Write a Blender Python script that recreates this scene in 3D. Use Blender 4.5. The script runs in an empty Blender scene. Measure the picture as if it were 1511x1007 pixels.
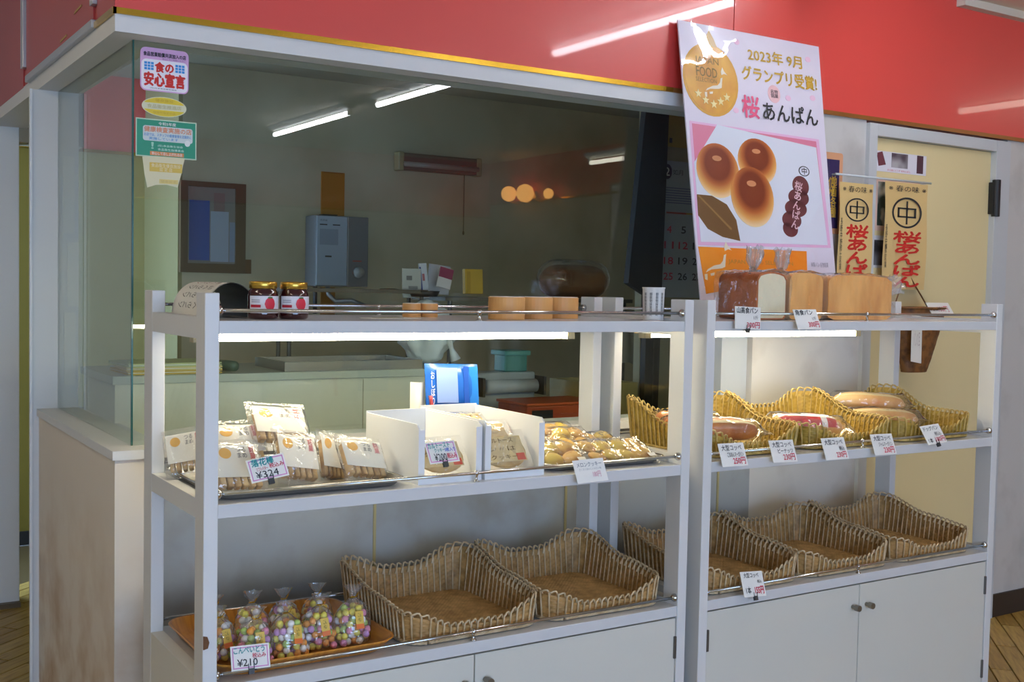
import bpy, bmesh, math, random
from mathutils import Vector, Matrix, Euler, noise
R_ = random.Random(7)
scene = bpy.context.scene
COL = scene.collection
# ------------------------------------------------------------------ camera
CAM = Vector((-0.5774, -2.8793, 1.35)); FPX = 1665.93
RX = Vector((0.84467498, -0.53491498, 0.01975183))
UX = Vector((0.00858121, 0.05042728, 0.99869087))
FX = Vector((0.53521074, 0.8433997, -0.04718488))
cam = bpy.data.cameras.new('camera'); cam.sensor_width = 36; cam.lens = FPX / 1511 * 36
cam.clip_start = .05
camo = bpy.data.objects.new('camera', cam); COL.objects.link(camo)
camo.matrix_world = Matrix(((RX.x, UX.x, -FX.x, CAM.x), (RX.y, UX.y, -FX.y, CAM.y), (RX.z, UX.z, -FX.z, CAM.z), (0, 0, 0, 1)))
scene.camera = camo
# ------------------------------------------------------------------ view, world, daylight
vs = scene.view_settings
vs.view_transform = 'Standard'; vs.look = 'None'; vs.gamma = 1; vs.use_curve_mapping = False
vs.exposure = 0.18
scene.cycles.transparent_max_bounces = 32
scene.cycles.max_bounces = 8
SKY = 6.7
w = bpy.data.worlds.new('overcast_sky'); scene.world = w; w.use_nodes = True
bg = w.node_tree.nodes['Background']; bg.inputs[0].default_value = (.52, .785, 1.24, 1); bg.inputs[1].default_value = SKY
TUBE_CEIL = 46.0; TUBE_SHELF = 34.0; GLOBE = 7.0
# portal in the shop windows behind the photographer
WIN = (-2.35, 1.55, .25, 1.98); BACKY = -6.2
pd = bpy.data.lights.new('window_portal', 'AREA'); pd.shape = 'RECTANGLE'; pd.size = WIN[1] - WIN[0]; pd.size_y = WIN[3] - WIN[2]
pd.cycles.is_portal = True
po = bpy.data.objects.new('window_portal', pd); COL.objects.link(po)
po.location = ((WIN[0] + WIN[1]) / 2, BACKY - .1, (WIN[2] + WIN[3]) / 2); po.rotation_euler = (math.radians(90), 0, 0)

# ------------------------------------------------------------------ helpers
def ray(u, v): return FX + RX * ((u - 755.5) / FPX) - UX * ((v - 503.5) / FPX)
def at(u, v, ax, val):
    d = ray(u, v); i = 'xyz'.index(ax); return CAM + d * ((val - CAM[i]) / d[i])
def srgb(h):
    h = h.lstrip('#'); o = []
    for i in (0, 2, 4):
        c = int(h[i:i + 2], 16) / 255
        o.append(c / 12.92 if c <= .04045 else ((c + .055) / 1.055) ** 2.4)
    return (*o, 1)
MATS = {}
def M(h, rough=.5, metal=0, spec=.5, var=0., scale=8., bump=0., bscale=60., emit=0, coat=0, trans=0):
    k = (h, rough, metal, spec, var, scale, bump, bscale, emit, coat, trans)
    if k in MATS: return MATS[k]
    m = bpy.data.materials.new('m_' + h.strip('#')); m.use_nodes = True; nt = m.node_tree
    b = nt.nodes['Principled BSDF']; c = srgb(h)
    b.inputs['Base Color'].default_value = c; b.inputs['Roughness'].default_value = rough
    b.inputs['Metallic'].default_value = metal; b.inputs['Specular IOR Level'].default_value = spec
    if coat: b.inputs['Coat Weight'].default_value = coat; b.inputs['Coat Roughness'].default_value = .04
    if trans: b.inputs['Transmission Weight'].default_value = trans
    if emit: b.inputs['Emission Color'].default_value = c; b.inputs['Emission Strength'].default_value = emit
    if var or bump:
        tc = nt.nodes.new('ShaderNodeTexCoord')
    if var:
        n = nt.nodes.new('ShaderNodeTexNoise'); n.inputs['Scale'].default_value = scale; n.inputs['Detail'].default_value = 4
        r = nt.nodes.new('ShaderNodeMapRange'); r.inputs[3].default_value = 1 - var; r.inputs[4].default_value = 1 + var
        mx = nt.nodes.new('ShaderNodeVectorMath'); mx.operation = 'SCALE'; mx.inputs[0].default_value = c[:3]
        nt.links.new(tc.outputs['Object'], n.inputs['Vector']); nt.links.new(n.outputs['Fac'], r.inputs[0])
        nt.links.new(r.outputs[0], mx.inputs['Scale']); nt.links.new(mx.outputs[0], b.inputs['Base Color'])
    if bump:
        n2 = nt.nodes.new('ShaderNodeTexNoise'); n2.inputs['Scale'].default_value = bscale
        bp = nt.nodes.new('ShaderNodeBump'); bp.inputs['Strength'].default_value = bump; bp.inputs['Distance'].default_value = .003
        nt.links.new(tc.outputs['Object'], n2.inputs['Vector']); nt.links.new(n2.outputs['Fac'], bp.inputs['Height'])
        nt.links.new(bp.outputs[0], b.inputs['Normal'])
    MATS[k] = m; return m
def two_tone(name, h1, h2, lo, hi, scale, zmin=None, zmax=None, rough=.6, stretch=(1, 1, 1), detail=5, bump=0):
    """h1 with patches of h2 from noise; with zmin/zmax (object z) the patches fade out upwards (dirt that climbs from the floor)"""
    m = bpy.data.materials.new(name); m.use_nodes = True; nt = m.node_tree; b = nt.nodes['Principled BSDF']; b.inputs['Roughness'].default_value = rough
    tc = nt.nodes.new('ShaderNodeTexCoord'); mp = nt.nodes.new('ShaderNodeMapping'); mp.inputs['Scale'].default_value = stretch
    n = nt.nodes.new('ShaderNodeTexNoise'); n.inputs['Scale'].default_value = scale; n.inputs['Detail'].default_value = detail
    r = nt.nodes.new('ShaderNodeMapRange'); r.inputs[1].default_value = lo; r.inputs[2].default_value = hi
    mix = nt.nodes.new('ShaderNodeMix'); mix.data_type = 'RGBA'; mix.inputs[6].default_value = srgb(h1); mix.inputs[7].default_value = srgb(h2)
    L = nt.links.new
    L(tc.outputs['Object'], mp.inputs[0]); L(mp.outputs[0], n.inputs['Vector']); L(n.outputs['Fac'], r.inputs[0])
    f = r.outputs[0]
    if zmin is not None:
        sx = nt.nodes.new('ShaderNodeSeparateXYZ'); L(tc.outputs['Object'], sx.inputs[0])
        r2 = nt.nodes.new('ShaderNodeMapRange'); r2.inputs[1].default_value = zmax; r2.inputs[2].default_value = zmin
        L(sx.outputs[2], r2.inputs[0])
        mu = nt.nodes.new('ShaderNodeMath'); mu.operation = 'MULTIPLY'; L(f, mu.inputs[0]); L(r2.outputs[0], mu.inputs[1]); f = mu.outputs[0]
    L(f, mix.inputs[0]); L(mix.outputs[2], b.inputs['Base Color'])
    if bump:
        bp = nt.nodes.new('ShaderNodeBump'); bp.inputs['Strength'].default_value = bump; bp.inputs['Distance'].default_value = .002
        L(n.outputs['Fac'], bp.inputs['Height']); L(bp.outputs[0], b.inputs['Normal'])
    return m
def sheet_mat(name, tint, rough, ior, haze=0., bump=0., bscale=30., boost=1.):
    """thin clear sheet: see-through with a mirror-like sheen that grows with the angle"""
    m = bpy.data.materials.new(name); m.use_nodes = True; nt = m.node_tree; nt.nodes.remove(nt.nodes['Principled BSDF'])
    out = nt.nodes['Material Output']; L = nt.links.new
    t = nt.nodes.new('ShaderNodeBsdfTransparent'); t.inputs[0].default_value = tint
    g = nt.nodes.new('ShaderNodeBsdfGlossy'); g.inputs['Roughness'].default_value = rough
    ge = nt.nodes.new('ShaderNodeNewGeometry'); fr = nt.nodes.new('ShaderNodeVectorMath'); fr.operation = 'DOT_PRODUCT'
    L(ge.outputs['Incoming'], fr.inputs[0]); L(ge.outputs['Normal'], fr.inputs[1])
    def mth(op, a, b=None):
        q = nt.nodes.new('ShaderNodeMath'); q.operation = op
        for i_, x_ in enumerate((a, b)):
            if x_ is None: continue
            if isinstance(x_, (int, float)): q.inputs[i_].default_value = x_
            else: L(x_, q.inputs[i_])
        return q
    f0 = ((ior - 1) / (ior + 1)) ** 2      # Schlick: f0 + (1-f0)(1-cos)^5, the same for both faces of a thin sheet
    c1 = mth('ABSOLUTE', fr.outputs['Value']); c2 = mth('SUBTRACT', 1.0, c1.outputs[0]); c2.use_clamp = True
    c3 = mth('POWER', c2.outputs[0], 5.0); c4 = mth('MULTIPLY_ADD', c3.outputs[0], 1 - f0); c4.inputs[2].default_value = f0
    mu = mth('MULTIPLY', c4.outputs[0], boost); mu.use_clamp = True
    mix = nt.nodes.new('ShaderNodeMixShader')
    L(mu.outputs[0], mix.inputs[0])
    base = t.outputs[0]
    if haze:
        d = nt.nodes.new('ShaderNodeBsdfDiffuse'); d.inputs[0].default_value = (.9, .9, .9, 1)
        m2 = nt.nodes.new('ShaderNodeMixShader'); m2.inputs[0].default_value = haze
        L(t.outputs[0], m2.inputs[1]); L(d.outputs[0], m2.inputs[2]); base = m2.outputs[0]
    L(base, mix.inputs[1]); L(g.outputs[0], mix.inputs[2]); L(mix.outputs[0], out.inputs[0])
    if bump:
        tc = nt.nodes.new('ShaderNodeTexCoord'); n = nt.nodes.new('ShaderNodeTexNoise'); n.inputs['Scale'].default_value = bscale
        bp = nt.nodes.new('ShaderNodeBump'); bp.inputs['Strength'].default_value = bump; bp.inputs['Distance'].default_value = .01
        L(tc.outputs['Object'], n.inputs['Vector']); L(n.outputs['Fac'], bp.inputs['Height'])
        L(bp.outputs[0], g.inputs['Normal'])
        L(bp.outputs[0], fr.inputs[1])
    return m
GLASS = sheet_mat('pane_glass', (.93, .97, .95, 1), 0.0, 1.5)
FILM = sheet_mat('clear_film', (.985, .985, .985, 1), .07, 1.5, haze=.05, bump=.7, bscale=45, boost=2.2)
FILM2 = sheet_mat('clear_bag_film', (.97, .97, .97, 1), .1, 1.5, haze=.035, bump=.8, bscale=26, boost=2.4)
NECK = sheet_mat('gathered_film', (.9, .9, .9, 1), .12, 1.5, haze=.22, bump=.6, bscale=40, boost=2.0)
COVER = sheet_mat('poster_cover_film', (.99, .99, .99, 1), .03, 1.5, haze=.0, bump=.25, bscale=5, boost=1.0)

class MB:
    def __init__(s): s.v = []; s.f = []; s.m = []
    def add(s, vs_, fs, mi=0):
        o = len(s.v); s.v += [Vector(p) for p in vs_]; s.f += [tuple(i + o for i in f) for f in fs]; s.m += [mi] * len(fs); return s
    def box(s, x0, x1, y0, y1, z0, z1, mi=0):
        return s.add([(x, y, z) for z in (z0, z1) for y in (y0, y1) for x in (x0, x1)],
                     [(0, 2, 3, 1), (4, 5, 7, 6), (0, 1, 5, 4), (2, 6, 7, 3), (0, 4, 6, 2), (1, 3, 7, 5)], mi)
    def tube(s, pts, r, n=8, closed=False, mi=0, cap=True):
        pts = [Vector(p) for p in pts]; N = len(pts); rr = r if isinstance(r, (list, tuple)) else [r] * N
        vs_ = []; prev = None
        for i, p in enumerate(pts):
            a = pts[i - 1] if (i or closed) else p; b = pts[(i + 1) % N] if (i < N - 1 or closed) else p
            t = (b - a).normalized()
            if prev is None:
                q = t.orthogonal().normalized()
            else:
                q = (prev - t * prev.dot(t)); q = q.normalized() if q.length > 1e-6 else t.orthogonal().normalized()
            prev = q; k = t.cross(q)
            for j in range(n):
                an = 2 * math.pi * j / n; vs_.append(p + (q * math.cos(an) + k * math.sin(an)) * rr[i])
        fs = []
        for i in range(N if closed else N - 1):
            for j in range(n):
                a = i * n + j; b = i * n + (j + 1) % n; c = ((i + 1) % N) * n + (j + 1) % n; d = ((i + 1) % N) * n + j
                fs.append((a, d, c, b))
        if cap and not closed:
            fs.append(tuple(range(n))); fs.append(tuple((N - 1) * n + j for j in reversed(range(n))))
        return s.add(vs_, fs, mi)
    def lathe(s, prof, n=24, c=(0, 0, 0), mi=0):
        c = Vector(c); vs_ = []; fs = []
        for r, z in prof:
            for j in range(n):
                a = 2 * math.pi * j / n; vs_.append(c + Vector((r * math.cos(a), r * math.sin(a), z)))
        for i in range(len(prof) - 1):
            for j in range(n):
                fs.append((i * n + j, i * n + (j + 1) % n, (i + 1) * n + (j + 1) % n, (i + 1) * n + j))
        fs.append(tuple(reversed(range(n)))); fs.append(tuple((len(prof) - 1) * n + j for j in range(n)))
        return s.add(vs_, fs, mi)
    def grid(s, fn, nu, nv, cu=False, mi=0, flip=False):
        vs_ = [fn(i / (nu if cu else nu - 1), j / (nv - 1)) for j in range(nv) for i in range(nu)]
        fs = []
        for j in range(nv - 1):
            for i in range(nu if cu else nu - 1):
                a = j * nu + i; b = j * nu + (i + 1) % nu; f = (a, b, b + nu, a + nu); fs.append(f[::-1] if flip else f)
        return s.add(vs_, fs, mi)
    def prism(s, pts, y0, y1, mi=0):
        """polygon given as (x,z), facing -y, between y0 (front) and y1"""
        n = len(pts)
        ar = sum(pts[i][0] * pts[(i + 1) % n][1] - pts[(i + 1) % n][0] * pts[i][1] for i in range(n))
        if ar < 0: pts = pts[::-1]
        vs_ = [(x, y0, z) for x, z in pts] + [(x, y1, z) for x, z in pts]
        fs = [tuple(range(n)), tuple(reversed(range(n, 2 * n)))] + [(i, i + n, (i + 1) % n + n, (i + 1) % n) for i in range(n)]
        return s.add(vs_, fs, mi)
    def ball(s, c, rad, nu=10, nv=7, mi=0, rot=None):
        c = Vector(c); rad = Vector(rad) if not isinstance(rad, (int, float)) else Vector((rad,) * 3); vs_ = []; fs = []
        for j in range(1, nv):
            th = math.pi * j / nv
            for i in range(nu):
                a = 2 * math.pi * i / nu
                p = Vector((rad.x * math.sin(th) * math.cos(a), rad.y * math.sin(th) * math.sin(a), -rad.z * math.cos(th)))
                vs_.append(c + (rot @ p if rot else p))
        b = Vector((0, 0, -rad.z)); t = Vector((0, 0, rad.z))
        vs_ += [c + (rot @ b if rot else b), c + (rot @ t if rot else t)]; ib = len(vs_) - 2
        for j in range(nv - 2):
            for i in range(nu): fs.append((j * nu + i, j * nu + (i + 1) % nu, (j + 1) * nu + (i + 1) % nu, (j + 1) * nu + i))
        for i in range(nu):
            fs.append((ib, (i + 1) % nu, i)); fs.append((ib + 1, (nv - 2) * nu + i, (nv - 2) * nu + (i + 1) % nu))
        return s.add(vs_, fs, mi)
    def mesh(s, name, bevel=0, seg=2, smooth=False):
        me = bpy.data.meshes.new(name); me.from_pydata(s.v, [], s.f); me.polygons.foreach_set('material_index', s.m); me.update()
        if bevel:
            bm = bmesh.new(); bm.from_mesh(me)
            bmesh.ops.bevel(bm, geom=bm.edges[:], offset=bevel, segments=seg, affect='EDGES', profile=.5, clamp_overlap=True)
            bm.to_mesh(me); bm.free()
        if smooth: me.polygons.foreach_set('use_smooth', [True] * len(me.polygons))
        return me
    def build(s, name, mat, parent=None, bevel=0, seg=2, smooth=False, world=False):
        if world and parent is not None:
            l = parent_loc(parent); s.v = [p - l for p in s.v]
        me = s.mesh(name, bevel, seg, smooth)
        for m in (mat if isinstance(mat, (list, tuple)) else [mat]): me.materials.append(m)
        return link(name, me, parent)
def parent_loc(p):
    l = Vector((0, 0, 0))
    while p is not None: l = l + p.location; p = p.parent
    return l
def link(name, data, parent=None):
    o = bpy.data.objects.new(name, data); COL.objects.link(o)
    if parent is not None: o.parent = parent
    return o
def tag(o, label, cat, group=None):
    o['label'] = label; o['category'] = cat
    if group: o['group'] = group
    return o
def thing(name, label, cat, loc=(0, 0, 0), rot=(0, 0, 0), group=None):
    o = link(name, None); o.empty_display_size = .05; o.location = loc; o.rotation_euler = rot; return tag(o, label, cat, group)
def struct(o): o['kind'] = 'structure'; return o
def stuff(o): o['kind'] = 'stuff'; return o
def copy_tree(o, parent=None):
    c = o.copy(); COL.objects.link(c); c.parent = parent
    for ch in list(o.children): copy_tree(ch, c)
    return c
# --- flat print on a plane (local x,z; facing -y)
def rect(par, name, x0, x1, z0, z1, mat, d=.0004, r=0):
    if r:
        pts = []
        for cx, cz, a0 in ((x1 - r, z1 - r, 0), (x0 + r, z1 - r, 90), (x0 + r, z0 + r, 180), (x1 - r, z0 + r, 270)):
            pts += [(cx + r * math.cos(math.radians(a0 + k * 22.5)), cz + r * math.sin(math.radians(a0 + k * 22.5))) for k in range(5)]
    else: pts = [(x0, z0), (x1, z0), (x1, z1), (x0, z1)]
    return MB().prism(pts, -d, 0).build(name, mat, par)
def poly(par, name, pts, mat, d=.0004): return MB().prism(pts, -d, 0).build(name, mat, par)
def ell(par, name, cx, cz, rx, rz, mat, d=.0004, rot=0, n=32):
    c, s_ = math.cos(rot), math.sin(rot)
    return poly(par, name, [(cx + rx * math.cos(a) * c - rz * math.sin(a) * s_, cz + rx * math.cos(a) * s_ + rz * math.sin(a) * c) for a in [2 * math.pi * k / n for k in range(n)]], mat, d)
TXT = {}
def txt_mesh(s, bold):
    if (s, bold) not in TXT:
        c = bpy.data.curves.new('txt', 'FONT'); c.body = s; c.resolution_u = 2; c.offset = 0; c.space_line = .95; c.align_x = 'CENTER'
        o = bpy.data.objects.new('txt', c); me = bpy.data.meshes.new_from_object(o)
        bpy.data.objects.remove(o); bpy.data.curves.remove(c)
        xs = [v.co.x for v in me.vertices]; ys = [v.co.y for v in me.vertices]
        TXT[(s, bold)] = ([(v.co.x, v.co.y) for v in me.vertices], [tuple(p.vertices) for p in me.polygons], min(xs), max(xs), min(ys), max(ys))
        bpy.data.meshes.remove(me)
    return TXT[(s, bold)]
def text(par, s, x0, x1, z0, z1, mat, d=.0009, bold=0., rot=0., vertical=False, name='lettering'):
    """lettering fitted to a box in the local x,z plane"""
    if vertical: s = '\n'.join(s)
    vs_, fs, a, b, c, e = txt_mesh(s, 0)
    cx, cz = (x0 + x1) / 2, (z0 + z1) / 2; co, si = math.cos(rot), math.sin(rot); out = []
    for x, y in vs_:
        px = ((x - a) / (b - a) - .5) * (x1 - x0); pz = ((y - c) / (e - c) - .5) * (z1 - z0)
        out.append((cx + px * co - pz * si, -d, cz + px * si + pz * co))
    if bold:
        hgt = max((z1 - z0) / (s.count('\n') + 1), .002); o0 = list(out); f0 = list(fs); nv = len(o0); k = 0
        for dx, dz in ((1, 0), (-1, 0), (0, 1), (0, -1)):
            k += 1; out += [(x + dx * bold * hgt, y - .00002 * k, z + dz * bold * hgt) for x, y, z in o0]; fs = fs + [tuple(i + nv * k for i in f) for f in f0]
    me = bpy.data.meshes.new(name); me.from_pydata(out, [], fs); me.update(); me.materials.append(mat)
    return link(name, me, par)
def local(root, u, v):
    """photo pixel -> (x,z) on the local y=0 plane of a top-level root"""
    mw = Matrix.LocRotScale(root.location, root.rotation_euler, root.scale).inverted()
    c = mw @ CAM; d = mw.to_3x3() @ ray(u, v); t = -c.y / d.y; p = c + d * t; return p.x, p.z
def lrect(root, u0, v0, u1, v1):
    a = local(root, u0, v0); b = local(root, u1, v1); return min(a[0], b[0]), max(a[0], b[0]), min(a[1], b[1]), max(a[1], b[1])

# ------------------------------------------------------------------ materials
PAINT = M('#d9d9d8', .42, var=.03, scale=3)
PAINT_IN = M('#d6d4cb', .5, var=.03, scale=3)
WALLW = two_tone('lower_wall_paint', '#979b9e', '#86837e', .5, .75, 5, rough=.6)
STAIN = two_tone('stained_lower_wall', '#e2d8ca', '#ad8046', .42, .7, 6, zmin=.0, zmax=.8, rough=.6)
GREYWALL = two_tone('grey_wall_paint', '#c9c6c2', '#a49f9a', .55, .8, 3, rough=.65)
CREAM = M('#cfc6a6', .6, var=.06, scale=2)
KITWALL = two_tone('kitchen_wall', '#cabfa2', '#b0a484', .4, .7, 2, rough=.55)
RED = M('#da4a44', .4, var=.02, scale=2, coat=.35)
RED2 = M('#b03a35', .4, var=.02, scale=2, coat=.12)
GOLD = M('#c49a33', .25, metal=.9)
ALU = M('#b9bcc0', .35, metal=.6)
CHROME = M('#c9c9c9', .14, metal=1)
STEEL = M('#9c9a96', .3, metal=.9, var=.05)
DARK = M('#26221f', .5)
BLACK = M('#17181a', .45)
WHITE = M('#eceae4', .55)
PAPER = M('#e9e6dd', .7)
CEIL = M('#d4cbbb', .8, var=.04)
FLOORW = two_tone('parquet_wood', '#b5924c', '#8d6a2c', .4, .7, 14, rough=.4, stretch=(6, .6, 1))
INK = M('#2b2a2c', .7); REDI = M('#c8324a', .7); TEALI = M('#1d8f92', .7); PINKI = M('#d98fc4', .7); BLUEI = M('#2f5ec2', .7)
BRIGHT_RED = M('#cf2a20', .6)

# ================================================================== STRUCTURE
CX0 = .085        # left face of the kitchen enclosure
WX = 2.25         # right end of the glass
CE = 2.52
struct(MB().box(-3, 5.1, -6.4, 3.4, -.06, -.012).build('floor', M('#a5844a', .5)))
floor = bpy.data.objects['floor']
# parquet planks near the two visible patches of floor
pls = []
for h1, h2 in (('#b3924a', '#8f6f30'), ('#a8863f', '#87672b'), ('#bd9c54', '#977636')):
    pl = MB().box(-.298, .298, -.0355, .0355, -.012, 0).mesh('plank', bevel=.0015, seg=1); pl.materials.append(two_tone('parquet_wood', h1, h2, .4, .7, 14, rough=.4, stretch=(.6, 6, 1))); pls.append(pl)
def planks(cx, cy, ang, nx, ny):
    for i in range(nx):
        for j in range(ny):
            o = link('plank', pls[(i * 2 + j * 5 + (j // 3)) % 3], floor); px = (i - (nx - 1) / 2) * .602 + (.3 if j % 2 else 0); py = (j - (ny - 1) / 2) * .0755
            o.location = (cx + px * math.cos(ang) - py * math.sin(ang), cy + px * math.sin(ang) + py * math.cos(ang), 0); o.rotation_euler = (0, 0, ang)
planks(3.4, -.3, math.radians(45), 3, 18)
planks(-.1, 1.55, math.radians(40), 3, 12)
struct(MB().box(-3, 5.1, -6.4, 3.4, CE, CE + .05).build('ceiling', CEIL))
# lower wall under the glass
wf = struct(MB().box(CX0 + .12, WX, .0, .12, 0, .902).build('wall_front', WALLW))
o = MB().box(CX0 + .12, WX, -.003, .0, 0, .1).build('baseboard_front', M('#3b3027', .5)); struct(o)
wl = struct(MB().box(CX0 + .003, CX0 + .12, .0, 1.04, 0, .902).build('wall_left', STAIN))
for x in (.8, 1.46, 2.1):   # cover strips of the wall boards
    MB().box(x - .004, x + .004, -.004, .002, .1, .9).build('joint_strip', M('#a79a6e', .5), wf)
s = struct(MB().box(CX0 - .004, WX, -.008, .16, .902, .925).box(CX0 - .004, .23, .16, 1.04, .902, .925).build('trim_1', PAINT))
s['label'] = 'white window sill ledge'
# wall end / pole
p = struct(MB().box(.063, .21, 1.04, 1.06, 0, 1.957).build('wall_end', PAINT)); p.name = 'trim_2'
MB().box(.059, .067, 1.03, 1.045, 0, 1.957).build('corner_guard', M('#e5e6e6', .35), p, bevel=.001)
for k, (z0, z1, dx) in enumerate(((1.0, 1.24, 0), (1.26, 1.47, .01), (1.5, 1.75, -.004))):
    MB().box(.165 + dx, .2 + dx, 1.034, 1.0385, z0, z1).build('taped_paper', PAPER, p)
# header beam
b = struct(MB().box(CX0, WX, 0, .16, 1.957, 2.003).box(CX0, .22, .16, 2.1, 1.957, 2.003).build('trim_3', PAINT))
# fascia
fa = struct(MB().box(CX0 + .004, 5.0, .006, .12, 2.003, CE).build('wall_front_fascia', RED)); fa.name = 'wall_fascia'
for x0, x1 in ((CX0, 2.112), (2.116, 4.2), (4.204, 5.0)):
    MB().box(x0, x1, -.001, .006, 2.012, CE).build('panel', RED, fa)
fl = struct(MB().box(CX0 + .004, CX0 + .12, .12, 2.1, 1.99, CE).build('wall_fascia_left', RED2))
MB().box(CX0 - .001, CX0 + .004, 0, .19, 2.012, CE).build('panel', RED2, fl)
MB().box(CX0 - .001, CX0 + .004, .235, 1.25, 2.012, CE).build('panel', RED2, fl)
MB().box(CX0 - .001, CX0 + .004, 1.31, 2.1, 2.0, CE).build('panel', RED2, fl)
MB().box(CX0 - .012, CX0 + .004, .195, .23, 2.06, CE).build('cover_strip', ALU, fl, bevel=.002)
MB().box(CX0 - .012, CX0 + .004, 1.255, 1.3, 2.06, CE).build('cover_strip', ALU, fl, bevel=.002)
MB().box(CX0 - .014, CX0 + .004, .2, 1.2, 2.0, 2.022).build('edge_strip', ALU, fl, bevel=.003)
for y, z, a in ((.42, 2.09, .4), (.62, 2.045, .2)):
    q = MB().prism([(-.05, -.004), (.05, .0), (.045, .005), (-.04, .003)], -.0012, 0).build('chipped_paint', M('#b79a5c', .7), fl)
    q.rotation_euler = (0, 0, math.radians(-90)); q.location = (CX0 - .0014, y, z)
tr = struct(MB().box(CX0 - .006, WX - .4, -.008, .0, 1.999, 2.014).box(CX0 - .007, CX0 + .002, -.008, .2, 1.999, 2.014).build('trim_4', GOLD))
tr2 = struct(MB().box(WX - .4, 5.0, -.008, .0, 1.999, 2.014).build('trim_5', M('#9c6a33', .3, metal=.4)))
# panes
pane = struct(MB().box(.15, WX - .12, .075, .081, .925, 1.957).build('window_1', GLASS))
pane2 = struct(MB().box(.146, .152, .083, 1.04, .925, 1.957).build('window_2', GLASS))
MB().box(.1455, .1495, .0745, .0825, .925, 1.957).build('glass_edge', M('#2f6b63', .15, trans=.3), pane)
struct(MB().box(WX - .12, WX, .03, .14, .925, 1.957).build('trim_6', M('#b4bac0', .4)))
# right part of the front wall: wall, door frame, door
wr = struct(MB().box(WX, 2.798, .004, .12, 0, 2.003).build('wall_front_right', GREYWALL))
struct(MB().box(3.66, 5.0, .004, .12, 0, 2.003).build('wall_front_end', GREYWALL))
struct(MB().box(3.66, 5.0, -.006, .004, 0, .096).build('baseboard_right', M('#3a2c22', .5), None))
FR = M('#c3c6c8', .4)
d = struct(MB().box(2.845, 3.565, .012, .05, .01, 1.943).build('door_1', M('#e3d09c', .5, var=.03, scale=1.5)))
MB().box(2.842, 2.856, .002, .013, .0, 1.94).build('edge_strip', M('#a8823f', .5), d)
hg = MB().tube([(3.575, -.012, 1.68), (3.575, -.012, 1.83)], .017, 12).box(3.556, 3.596, -.012, .012, 1.69, 1.82).build('closer_hinge', BLACK, d, bevel=.002)
MB().tube([(2.9, -.0, .98), (2.9, -.04, .98)], .009, 10).tube([(2.9, -.04, .98), (2.99, -.04, .98)], .009, 10).build('door_handle', CHROME, d, smooth=True)
f = struct(MB().box(2.798, 2.842, -.014, .06, 0, 1.99).build('trim_7', FR))
MB().box(2.842, 3.566, -.014, .06, 1.945, 1.99).build('head_frame', FR, f, bevel=.002)
MB().box(3.566, 3.66, -.014, .06, 0, 1.99).build('jamb', FR, f, bevel=.002)
# passage wall on the far left with casing, far walls
wp = struct(MB().box(-3.0, .1, 2.1, 2.2, 0, CE).build('wall_passage', M('#c9c8c4', .6)))
MB().box(.1, .19, 2.08, 2.22, 0, 1.96).build('casing', M('#e6e7e8', .4), wp, bevel=.003)
MB().box(.03, .096, 2.07, 2.1, 0, 1.99).build('casing', M('#e2e3e5', .4), wp, bevel=.003)
MB().box(-.1, .024, 2.085, 2.1, 0, 1.99).build('casing', M('#c4c5c8', .4), wp, bevel=.003)
MB().box(.19, .44, 2.08, 2.22, 1.9, CE).build('header', M('#a9a08a', .6), wp)
MB().box(-.2, .19, 2.05, 2.14, .0, .02).build('threshold', M('#6b5a44', .5), wp)
wfar = struct(MB().box(-.2, 1.02, 3.22, 3.32, 0, 2.01).build('wall_far', M('#a89a64', .6, var=.05)))
MB().box(-.2, 1.02, 3.21, 3.32, 2.01, CE).build('panel', RED, wfar)
MB().box(-.2, 1.02, 3.195, 3.21, 2.0, 2.016).build('gold_strip', GOLD, wfar)
MB().box(-.2, 1.02, 3.205, 3.22, .0, .07).build('skirting', DARK, wfar)
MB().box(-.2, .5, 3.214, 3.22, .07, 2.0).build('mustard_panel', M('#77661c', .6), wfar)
struct(MB().box(-.2, 3.9, 2.22, 3.2, -.011, -.003).build('floor_kitchen', M('#5f4d2c', .5)))
# kitchen shell
KB = 2.6
wk = struct(MB().box(1.0, 4.0, KB, KB + .1, 0, CE).build('wall_kitchen_back', KITWALL))
struct(MB().box(.98, 1.0, KB, 3.22, 0, CE).build('wall_kitchen_return', M('#93895e', .6, var=.05)))
struct(MB().box(3.9, 4.0, .12, KB, 0, CE).build('wall_kitchen_right', KITWALL))
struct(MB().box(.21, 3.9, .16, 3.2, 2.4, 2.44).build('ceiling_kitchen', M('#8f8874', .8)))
# shop shell behind the photographer
wb = struct(MB().box(-3, WIN[0], BACKY - .1, BACKY, 0, CE).box(WIN[1], 5.1, BACKY - .1, BACKY, 0, CE).box(WIN[0], WIN[1], BACKY - .1, BACKY, 0, WIN[2]).box(WIN[0], WIN[1], BACKY - .1, BACKY, WIN[3], CE).build('wall_back', CREAM))
MB().box(-3, 5, BACKY, BACKY + .012, 2.01, CE).build('panel', RED, wb)
MB().box(-3, 5, BACKY, BACKY + .018, 2.0, 2.014).build('gold_strip', GOLD, wb)
for x in (-1.05, .25): MB().box(x - .03, x + .03, BACKY - .08, BACKY - .02, WIN[2], WIN[3]).build('mullion', ALU, wb)
wsr = struct(MB().box(5.0, 5.1, -6.3, .12, 0, CE).build('wall_right', M('#b8b09a', .6)))
MB().box(4.988, 5.0, -6.2, 0, 2.14, CE).build('panel', RED, wsr)
MB().box(4.98, 5.0, -6.2, 0, 2.12, 2.14).build('gold_strip', GOLD, wsr)
struct(MB().box(-3.1, -3, -6.3, 2.2, 0, CE).build('wall_left_shop', CREAM))
struct(MB().box(3.29, 5.0, -.04, 0, 2.49, CE).build('trim_8', M('#c8c2b6', .6)))

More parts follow.
